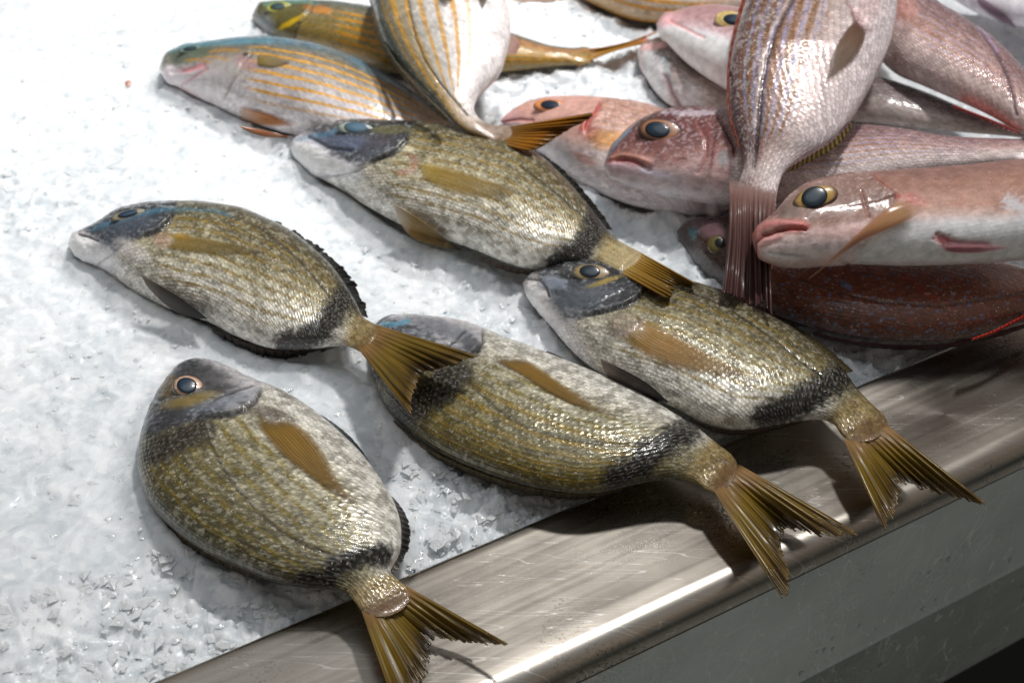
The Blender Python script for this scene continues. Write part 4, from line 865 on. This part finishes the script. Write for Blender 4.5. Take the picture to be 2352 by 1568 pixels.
# brown-red fish beneath
f = Fish('spotted_red_fish', 'E', [(537, 295), (563, 262, 553, 348), (640, 238, 600, 447), (740, 225, 660, 547), (850, 225, 740, 612), (960, 235, 840, 670), (1080, 260, 950, 716), (1200, 290, 1070, 762), (1330, 320, 1200, 807), (1460, 345, 1330, 846),
    (1600, 365, 1470, 873), (1740, 385, 1610, 887), (1880, 400, 1760, 891), (2020, 420, 1910, 886), (2160, 440, 2060, 866), (2290, 470, 2200, 826), (2420, 510, 2350, 780), (2560, 560, 2520, 740)],
    [(0, .012), (.4, .018), (1, .022)], 'dark red-brown fish with small blue spots lying at the bottom of the heap', PK, thick=((0, .3), (.3, .22), (1, .2)), seed=109)
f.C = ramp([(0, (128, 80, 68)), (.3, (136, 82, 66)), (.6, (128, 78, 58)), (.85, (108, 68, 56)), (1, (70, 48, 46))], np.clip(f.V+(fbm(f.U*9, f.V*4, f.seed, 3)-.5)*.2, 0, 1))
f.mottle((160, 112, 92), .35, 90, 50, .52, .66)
X = f.X; ang = .2
d1, d2, bx, by, bi, bj = worley(X[:, 0]/46, X[:, 1]/34, 5)
sel = hsh(bi, bj, 91)
f.C = over(f.C, (120, 150, 184), .7*(1-sst(.14, .28, np.hypot(bx*.8, by*1.2)))*(sel > .68)*f.istop*sst(950, 1080, X[:, 0])*.85)
d1, d2, bx, by, bi, bj = worley(X[:, 0]/20, X[:, 1]/18, 6)
f.C = over(f.C, (130, 170, 205), (1-sst(.2, .34, d1))*(hsh(bi, bj, 3) > .86)*f.istop*sst(.7, .9, f.V)*.5)
f.C = over(f.C, (206, 170, 160), sst(2050, 2300, X[:, 0])*(1-sst(560, 640, X[:, 1]))*.7*f.istop)
f.line([(1180, 548), (1400, 618), (1600, 662), (1900, 684), (2200, 642), (2400, 600)], 5, (60, 36, 36), .7, .0006)
f.line([(1720, 530), (1800, 590), (1890, 650)], 10, (170, 70, 50), .6); f.line([(1400, 560), (1440, 590)], 14, (120, 150, 196), .8)
hd = 1-sst(.18, .27, f.U); f.C = over(f.C, (46, 36, 38), hd*.8); f.mask *= 1-.6*hd  # shadow over the head painted into the skin colour
f.blob((620, 300), 30, 26, 30, (90, 140, 150), .7, 0, .6, .9); f.blob((720, 290), 70, 40, 20, (150, 120, 128), .5, 0, .6)
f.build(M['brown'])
f.eye((745, 365), 46, 44, 0, (96, 84, 40), (40, 32, 28), (765, 360), .5, .5, (20, 24, 24), .002)
f.edge_fin('dorsal_fin', [(1250, 822), (1450, 868), (1700, 890), (1950, 882), (2200, 824), (2400, 765)], [(1250, 832), (1450, 884), (1700, 908), (1955, 900), (2210, 842), (2410, 780)], .012, .008, fc((0, (70, 30, 30)), (1, (30, 18, 20))), rag=5)
f.edge_fin('anal_fin', [(2080, 855), (2180, 820), (2290, 765), (2380, 720)], [(2078, 862), (2182, 830), (2296, 776), (2388, 732)], .030, .026, fc((0, (196, 44, 24)), (1, (120, 24, 18))), rag=3)

# upright pink bream over the heap
f = Fish('pink_bream', 'B', [(1330, -570), (1230, -522, 1450, -500), (1120, -400, 1580, -360), (1020, -260, 1650, -210), (940, -110, 1680, -60), (882, 60, 1682, 90), (842, 200, 1650, 230), (815, 340, 1592, 370), (808, 460, 1530, 490), (814, 570, 1450, 620),
    (838, 660, 1362, 722), (862, 740, 1252, 797), (880, 810, 1160, 845), (885, 870, 1100, 900), (868, 930, 1070, 970), (845, 985, 1056, 1045), (825, 1030, 1052, 1095)],
    [(0, .100), (.55, .094), (.8, .076), (1, .058)], 'large silvery-pink bream lying upright across the heap, brown tail hanging down', PK, NU=340, seed=113, thick=((0, .28), (.4, .20), (.9, .2), (1, .14)))
pink_paint(f, (96, 74, 80), (166, 132, 122), (206, 184, 178), (226, 214, 216), .55, .8, 13, -.5, .86, .66)
f.mottle((236, 226, 220), .5, 150, 44, .58, .66, .02, .28); f.mottle((60, 50, 60), .4, 150, 40, .56, .66, .02, .3)
f.line([(1200, -120), (1145, 0), (1060, 150), (1012, 300), (980, 480), (966, 650), (952, 800), (940, 880)], 10, (50, 34, 42), .92, .001)
f.line([(1120, 0), (1035, 155), (988, 300), (956, 480), (944, 650)], 9, (226, 216, 220), .5)
f.C = over(f.C, (222, 210, 206), sst(.86, .93, f.U)*.5); f.C = over(f.C, (118, 80, 74), sst(.92, 1.02, f.U+(fbm(f.X[:, 0]/14, f.X[:, 1]/14, 8, 3)-.5)*.09)*.95); f.blob((1490, 110), 60, 26, 65, (110, 66, 66), .8, .0008, .5); f.line([(1380, -80), (1450, 40), (1500, 130), (1560, 160)], 12, (128, 84, 84), .6, .0008); f.blob((1540, 40), 60, 90, 20, (222, 190, 190), .5)
f.blob((1430, 270), 46, 120, 32, (136, 110, 92), .45, 0, .5)
f.build(M['pink'])
f.patch('pectoral_fin', [(1470, 105), (1400, 190), (1350, 290), (1325, 410)], [(1530, 150), (1500, 250), (1430, 340), (1330, 412)], fc((0, (120, 84, 70)), (.5, (140, 116, 96)), (1, (160, 140, 124))), M['fin'], .0018)
f.edge_fin('dorsal_fin', [(930, -90), (880, 60), (832, 240), (812, 430), (822, 600), (855, 730)], [(905, -90), (862, 60), (818, 240), (800, 430), (812, 620), (862, 770)], .094, .092, fc((0, (110, 52, 40)), (1, (150, 60, 36))), rag=4)
f.edge_fin('anal_fin', [(1445, 640), (1350, 735), (1240, 806), (1130, 872)], [(1450, 668), (1365, 768), (1250, 836), (1118, 902)], .082, .078, fc((0, (120, 84, 80)), (.5, (150, 140, 70)), (1, (120, 100, 70))), rag=3)
f.tail([(1060, 1040), (806, 985)], [(1036, 1640), (1010, 1610), (990, 1560), (975, 1590), (930, 1590), (880, 1565), (820, 1535), (775, 1522)], .069, .046, fc((0, (190, 160, 154)), (.2, (140, 102, 94)), (.35, (122, 86, 80)), (.7, (104, 72, 68)), (1, (86, 58, 56))), rag=12, bow=-.03)

# big snapper at right
f = Fish('pink_snapper', 'E', [(929, 315), (945, 278, 943, 388), (985, 243, 985, 455), (1040, 192, 1060, 490), (1100, 120, 1150, 508), (1180, 62, 1250, 515), (1290, 28, 1360, 512), (1410, 5, 1470, 508), (1540, -4, 1590, 512), (1680, -12, 1710, 518),
    (1830, -20, 1840, 518), (1980, -30, 1980, 514), (2130, -44, 2130, 508), (2280, -60, 2280, 498), (2430, -68, 2430, 485), (2600, -70, 2600, 460), (2800, -50, 2800, 420), (3000, -20, 3000, 380), (3200, 40, 3200, 330)],
    [(0, .062), (.3, .066), (1, .062)], 'big pink and white snapper with thick pink lips and gold eye at the right edge', PK, NU=380, NT_=130, thick=((0, .32), (.2, .26), (1, .24)), seed=127, power=.78)
f.C = ramp([(0, (146, 112, 104)), (.15, (156, 119, 105)), (.34, (182, 141, 126)), (.43, (212, 188, 180)), (.52, (234, 230, 232)), (.85, (232, 232, 236)), (1, (222, 208, 208))], np.clip(f.V+(fbm(f.U*16, f.V*4, f.seed, 4)-.5)*.10, 0, 1))
f.mottle((140, 100, 84), .25, 60, 22, .5, .65, 0, .45); f.sat = 1.05; f.mask *= .4
f.gill([(1540, -15), (1580, 30), (1640, 72), (1688, 105), (1665, 170), (1600, 270), (1520, 380), (1400, 520)], .002, 70, (150, 24, 20), .85, 9, False, (.02, .5))
hv = ramp([(0, (150, 120, 112)), (.3, (136, 110, 100)), (.44, (160, 126, 114)), (.53, (228, 204, 200)), (.75, (232, 222, 224)), (1, (220, 190, 188))], np.clip(f.V+(fbm(f.U*30, f.V*4, f.seed+2, 3)-.5)*.12, 0, 1))
f.C = f.C*(1-f.head[:, None])+hv*f.head[:, None]; f.mask *= (1-.8*f.head); headtex(f, (110, 78, 72), (236, 220, 216), .35, .2, .15)
f.line([(942, 330), (960, 290), (1020, 262), (1100, 255), (1190, 262)], 24, (206, 140, 136), .95, -.0016); f.line([(950, 415), (948, 360), (985, 318), (1060, 292), (1140, 280), (1210, 285)], 8, (120, 44, 46), .95, .0022)
f.line([(968, 440), (965, 380), (1000, 345), (1080, 320)], 16, (226, 170, 168), .85, -.001); f.line([(990, 462), (1060, 492), (1150, 508), (1260, 510)], 14, (206, 120, 124), .7)
f.blob((1170, 275), 60, 22, -8, (196, 110, 106), .7, 0, .6); f.blob((1120, 420), 100, 10, 6, (150, 160, 170), .5, .0003, .6); f.line([(1200, 455), (1360, 440), (1500, 500)], 6, (190, 160, 160), .6, .0008)
f.line([(1500, 90), (1520, 150), (1540, 220)], 8, (128, 84, 78), .6, .0008); f.blob((1400, 300), 140, 40, -5, (232, 190, 184), .5, 0, .7)
f.blob((1130, 180), 60, 40, -40, (120, 112, 104), .7, 0, .6); f.blob((1270, 125), 140, 80, -12, (140, 114, 106), .6, 0, .5)
f.gill_dark(); f.blob((1760, 130), 70, 30, 10, (176, 90, 80), .6, 0, .6); f.blob((1935, 340), 50, 30, 15, (196, 84, 84), .8, .0006, .6, .6); f.line([(1880, 300), (1960, 350), (2060, 360), (2200, 365)], 14, (190, 130, 138), .7, .0008, .1)
f.blob((2300, 150), 60, 40, 20, (206, 214, 224), .6, 0, .5, .8)
f.build(M['smooth'])
f.eye((1262, 122), 112, 54, -16, (170, 136, 84), (96, 76, 66), (1256, 128), .56, .88, (12, 42, 54), .0030, (190, 150, 60), .6)
f.patch('pectoral_fin', [(1730, 115), (1660, 160), (1560, 235), (1450, 335), (1340, 440), (1225, 542)], [(1825, 190), (1765, 225), (1650, 278), (1500, 348), (1362, 446), (1229, 544)], fc((0, (176, 130, 84)), (.12, (190, 138, 84)), (.5, (206, 150, 110)), (1, (206, 170, 150))), M['fin'], .004)
f.patch('pelvic_fin', [(1920, 365), (2040, 362), (2160, 366), (2270, 378)], [(1930, 395), (2040, 408), (2160, 402), (2270, 382)], fc((0, (190, 120, 130)), (1, (206, 150, 156))), M['fin'], .002)

# ice bed ----------------------------------------------------------------------
def axis(parts):
    r = []
    for a, b, st in parts: r += list(np.arange(a, b, st))
    return np.array(r)
ts = axis([(.0028, .42, .0013), (.42, .75, .0026), (.75, 1.3, .01)])
ss = axis([(-.9, -.42, .01), (-.42, .42, .0013), (.42, .75, .0026), (.75, 1.3, .01)])
Sg, Tg = np.meshgrid(ss, ts, indexing='ij')
P = am[:2]+Sg[..., None]*E_DIR[:2]+Tg[..., None]*N_DIR[:2]
X, Y = P[..., 0], P[..., 1]
Z = ice_h(P)
Z += (fbm(X*11+3, Y*11+7, 1, 3)-.5)*.010
amp = .35+.6*sst(.48, .65, fbm(X*9, Y*9, 21, 3))+.9*(1-sst(.01, .07, Tg))
wx = X+(fbm(X*70, Y*70, 8, 2)-.5)*.010; wy = Y+(fbm(X*70+9, Y*70, 9, 2)-.5)*.010
for sc_, h_, sd in ((60., .0034, 31), (140., .0024, 47), (300., .0010, 63)):
    d1, d2, bx, by, bi, bj = worley(wx*sc_, wy*sc_*1.2, sd)
    g = hsh(bi, bj, sd+1)-.5; tx = (hsh(bi, bj, sd+2)-.5)*1.4; ty = (hsh(bi, bj, sd+3)-.5)*1.4
    Z += amp*h_*(g+tx*bx+ty*by)*sst(0, .12, d2-d1)
# ice banked up against the fish, hollowed beneath them
XY = np.stack([X, Y], -1).reshape(-1, 2); dz = np.zeros(len(XY))
for loop, zlow in FOOT:
    lo = loop.min(0)-.02; hi = loop.max(0)+.02
    m = np.where((XY[:, 0] > lo[0]) & (XY[:, 0] < hi[0]) & (XY[:, 1] > lo[1]) & (XY[:, 1] < hi[1]))[0]
    if len(m) == 0: continue
    q = XY[m]; d, _, _ = poly_dist(q, loop[::3])
    ins = np.zeros(len(q), bool); a = loop[::3]; b = np.roll(a, -1, 0)
    for k in range(len(a)):
        c = ((a[k, 1] > q[:, 1]) != (b[k, 1] > q[:, 1]))
        ins ^= c & (q[:, 0] < (b[k, 0]-a[k, 0])*(q[:, 1]-a[k, 1])/(b[k, 1]-a[k, 1]+1e-12)+a[k, 0])
    t = np.where(ins, -d, d)
    bank = (.0030+.0045*fbm(q[:, 0]*60, q[:, 1]*60, 12, 2))*np.exp(-((t-.001)/.0075)**2)-.003*sst(.004, .015, -t)
    dz[m] = np.where(np.abs(bank) > np.abs(dz[m]), bank, dz[m])
Z += dz.reshape(Z.shape)*sst(.002, .02, Tg)
V = np.stack([X, Y, Z], -1).reshape(-1, 3)
o = mesh_obj('crushed_ice', V, gridF(len(ss), len(ts)), M['ice'], smooth=True); tag(o, kind='stuff', label='bed of crushed white ice filling the steel counter', cat='ice')
iceZ = Z; 
# loose chips
def chips(n, fn, smin, smax, seed):
    r = np.random.default_rng(seed); VV = []; FF = []
    base = np.array([[1, 0, 0], [-1, 0, 0], [0, 1, 0], [0, -1, 0], [0, 0, 1], [0, 0, -1], [.6, .6, .5], [-.6, .5, -.6]], float)
    fc = [(0, 2, 6), (2, 4, 6), (4, 0, 6), (2, 1, 4), (1, 3, 4), (3, 0, 4), (0, 5, 2), (2, 5, 7), (5, 1, 7), (1, 2, 7), (1, 5, 3), (3, 5, 0)]
    for i in range(n):
        c = fn(r); s = smin*(smax/smin)**(r.random()**1.6)
        v = base*(.6+.8*r.random((8, 3)))*np.array([1, .75, .25])*s
        q = Vector(r.normal(size=4)) if False else None
        a, b_, g = r.random(3)*6.28; b_ = (r.random()-.5)*.7
        ca, sa, cb, sb, cg, sg = math.cos(a), math.sin(a), math.cos(b_), math.sin(b_), math.cos(g), math.sin(g)
        Rm = np.array([[ca, -sa, 0], [sa, ca, 0], [0, 0, 1]])@np.array([[cb, 0, sb], [0, 1, 0], [-sb, 0, cb]])@np.array([[cg, -sg, 0], [sg, cg, 0], [0, 0, 1]])
        k = len(VV)*8; VV.append(v@Rm.T+c); FF += [(x+k, y+k, z+k) for x, y, z in fc]
    return np.concatenate(VV), np.array(FF)
def ice_top(x, y):
    q = np.array([x, y])-am[:2]; s = q@E_DIR[:2]; t = q@N_DIR[:2]
    return iceZ[min(np.searchsorted(ss, s), len(ss)-1), min(np.searchsorted(ts, t), len(ts)-1)]
def near_edge(r):
    s = r.uniform(-.40, .45); t = .003+.06*r.random()**1.5
    p = loc_(s, t, 0); return np.array([p[0], p[1], ice_top(p[0], p[1])-.0001])
def anywhere(r):
    s = r.uniform(-.45, .6); t = r.uniform(.01, .55)
    p = loc_(s, t, 0); return np.array([p[0], p[1], ice_top(p[0], p[1])-.0003])
v1, f1 = chips(3000, near_edge, .0009, .0046, 1); v2, f2 = chips(10000, anywhere, .0006, .0036, 2)
o = mesh_obj('ice_chips', np.concatenate([v1, v2]), np.concatenate([f1, f2+len(v1)]), M['chip'], smooth=False)
tag(o, kind='stuff', label='loose clear ice chips scattered over the ice bed', cat='ice')

# small scraps on the ice
for (px, c, sz, lab) in (((300, 213), (170, 110, 90), .004, 'small reddish scrap on the ice left of the pale gold-lined fish'), ((906, 704), (70, 40, 24), .0012, 'tiny dark speck of fish waste on the ice above the middle bream')):
    p = at(np.array(px, float), .004); zt = ice_top(p[0], p[1])
    v, ff = chips(1, lambda r: np.array([p[0], p[1], zt+sz*.25]), sz, sz*1.01, 5)
    o = mesh_obj('fish_scrap', v, ff, mat_plain('scrap flesh', tuple(lin(c))+(1,), .4), smooth=False); tag(o, lab, 'scrap')

# water drops on the front faces
def drops():
    r = np.random.default_rng(9); VV = []; FF = []; n = 0
    wv = -N_DIR
    for i in range(190):
        kind = r.random()
        s = r.uniform(-.25, .62)
        if kind < .40: c = loc_(s, xf-.0006, LIPZ+.012+abs(r.normal())*.02-.0); rad = r.uniform(.0005, .0016)
        elif kind < .78: c = loc_(s, xf+.0118, r.uniform(LOWZ+.002, LIPZ-.001)); rad = r.uniform(.0005, .0017)
        else: c = loc_(s, xf+.0028, LIPZ+.0008); rad = r.uniform(.0010, .0023)
        na, nr = 10, 5
        st = 1.0+.8*r.random()
        for a in range(nr+1):
            ph = a/nr*math.pi/2
            for b in range(na):
                t = 2*math.pi*b/na
                q = c+E_DIR*rad*math.cos(t)*math.cos(ph)+np.array([0, 0, 1])*rad*st*math.sin(t)*math.cos(ph)+wv*rad*.6*math.sin(ph)
                VV.append(q)
        for a in range(nr):
            for b in range(na): FF.append((n+a*na+b, n+a*na+(b+1) % na, n+(a+1)*na+(b+1) % na, n+(a+1)*na+b))
        n += (nr+1)*na
    return VV, np.array(FF)
dv, df = drops()
k = NT('water'); p = k.n('BsdfPrincipled', {'Base Color': (.95, .97, .97, 1), 'Roughness': .03, 'Transmission Weight': .9, 'IOR': 1.33}); k.t.links.new(p.outputs[0], k.out.inputs[0])
o = mesh_obj('water_drops', dv, df, k.m); tag(o, 'small water drops clinging to the steel front and its lower lip', 'water', kind='stuff')

# ------------------------------------------------------------------ light
w = bpy.data.worlds.new('World'); scn.world = w; w.use_nodes = True; nt = w.node_tree; nt.nodes.clear()
out = nt.nodes.new('ShaderNodeOutputWorld'); bg = nt.nodes.new('ShaderNodeBackground'); tc = nt.nodes.new('ShaderNodeTexCoord')
sx = nt.nodes.new('ShaderNodeSeparateXYZ'); cr = nt.nodes.new('ShaderNodeValToRGB'); nz = nt.nodes.new('ShaderNodeTexNoise'); mx = nt.nodes.new('ShaderNodeMix'); mx.data_type = 'RGBA'; mx.blend_type = 'MULTIPLY'
L = nt.links.new
L(tc.outputs['Generated'], sx.inputs[0]); L(sx.outputs[2], cr.inputs[0]); L(tc.outputs['Generated'], nz.inputs['Vector'])
nz.inputs['Scale'].default_value = 2.6; nz.inputs['Detail'].default_value = 3
r2 = nt.nodes.new('ShaderNodeMapRange'); r2.inputs[1].default_value = .35; r2.inputs[2].default_value = .68; r2.inputs[3].default_value = .55; r2.inputs[4].default_value = 1.5
L(nz.outputs[0], r2.inputs[0]); cc = nt.nodes.new('ShaderNodeCombineColor'); [L(r2.outputs[0], cc.inputs[i]) for i in range(3)]
mx.inputs[0].default_value = 1; L(cr.outputs[0], mx.inputs[6]); L(cc.outputs[0], mx.inputs[7]); L(mx.outputs[2], bg.inputs[0]); L(bg.outputs[0], out.inputs[0])
e = cr.color_ramp.elements; e[0].position = 0.0; e[0].color = (.035, .04, .038, 1); e[1].position = 1.0; e[1].color = (.42, .47, .52, 1)
for pz, c in ((.25, (.16, .155, .14, 1)), (.55, (.33, .28, .23, 1)), (.8, (.40, .39, .38, 1))):
    x = e.new(pz); x.color = c
bg.inputs[1].default_value = .66

def area(name, loc, target, size, energy, color, sy=None, shape='RECTANGLE'):
    l = bpy.data.lights.new(name, 'AREA'); l.energy = energy; l.color = color; l.shape = shape; l.size = size; l.size_y = sy or size
    o = bpy.data.objects.new(name, l); COL.objects.link(o); o.location = loc
    o.rotation_euler = (Vector(target)-Vector(loc)).to_track_quat('-Z', 'Y').to_euler(); return o
# stall lamp, high behind and to the right; pool of light over the back of the ice
l = bpy.data.lights.new('stall_lamp', 'SPOT'); l.energy = 100; l.color = (1, .985, .96); l.spot_size = math.radians(40); l.spot_blend = .9; l.shadow_soft_size = .06
o = bpy.data.objects.new('stall_lamp', l); COL.objects.link(o); o.location = (.42, .95, 1.6)
o.rotation_euler = (Vector((-.28, .50, 0))-Vector(o.location)).to_track_quat('-Z', 'Y').to_euler()
area('hall_lamp', (.42, .42, 1.7), (0, 0, 0), .12, 20, (1, .985, .96))
area('roof_light', (-.2, -.15, 1.7), (0, 0, 0), 1.0, 3, (.88, .94, 1), None, 'DISK')

# ------------------------------------------------------------------ depth of field, render
cd.dof.use_dof = True; cd.dof.aperture_fstop = 11.0
fpnt = at(np.array([1300., 1010.]), .03); cd.dof.focus_distance = float((fpnt-CAM)@FWD)
scn.view_settings.view_transform = 'Standard'; scn.view_settings.look = 'None'
scn.view_settings.exposure = 0.12; scn.view_settings.gamma = 1; scn.view_settings.use_curve_mapping = False
scn.render.engine = 'CYCLES'
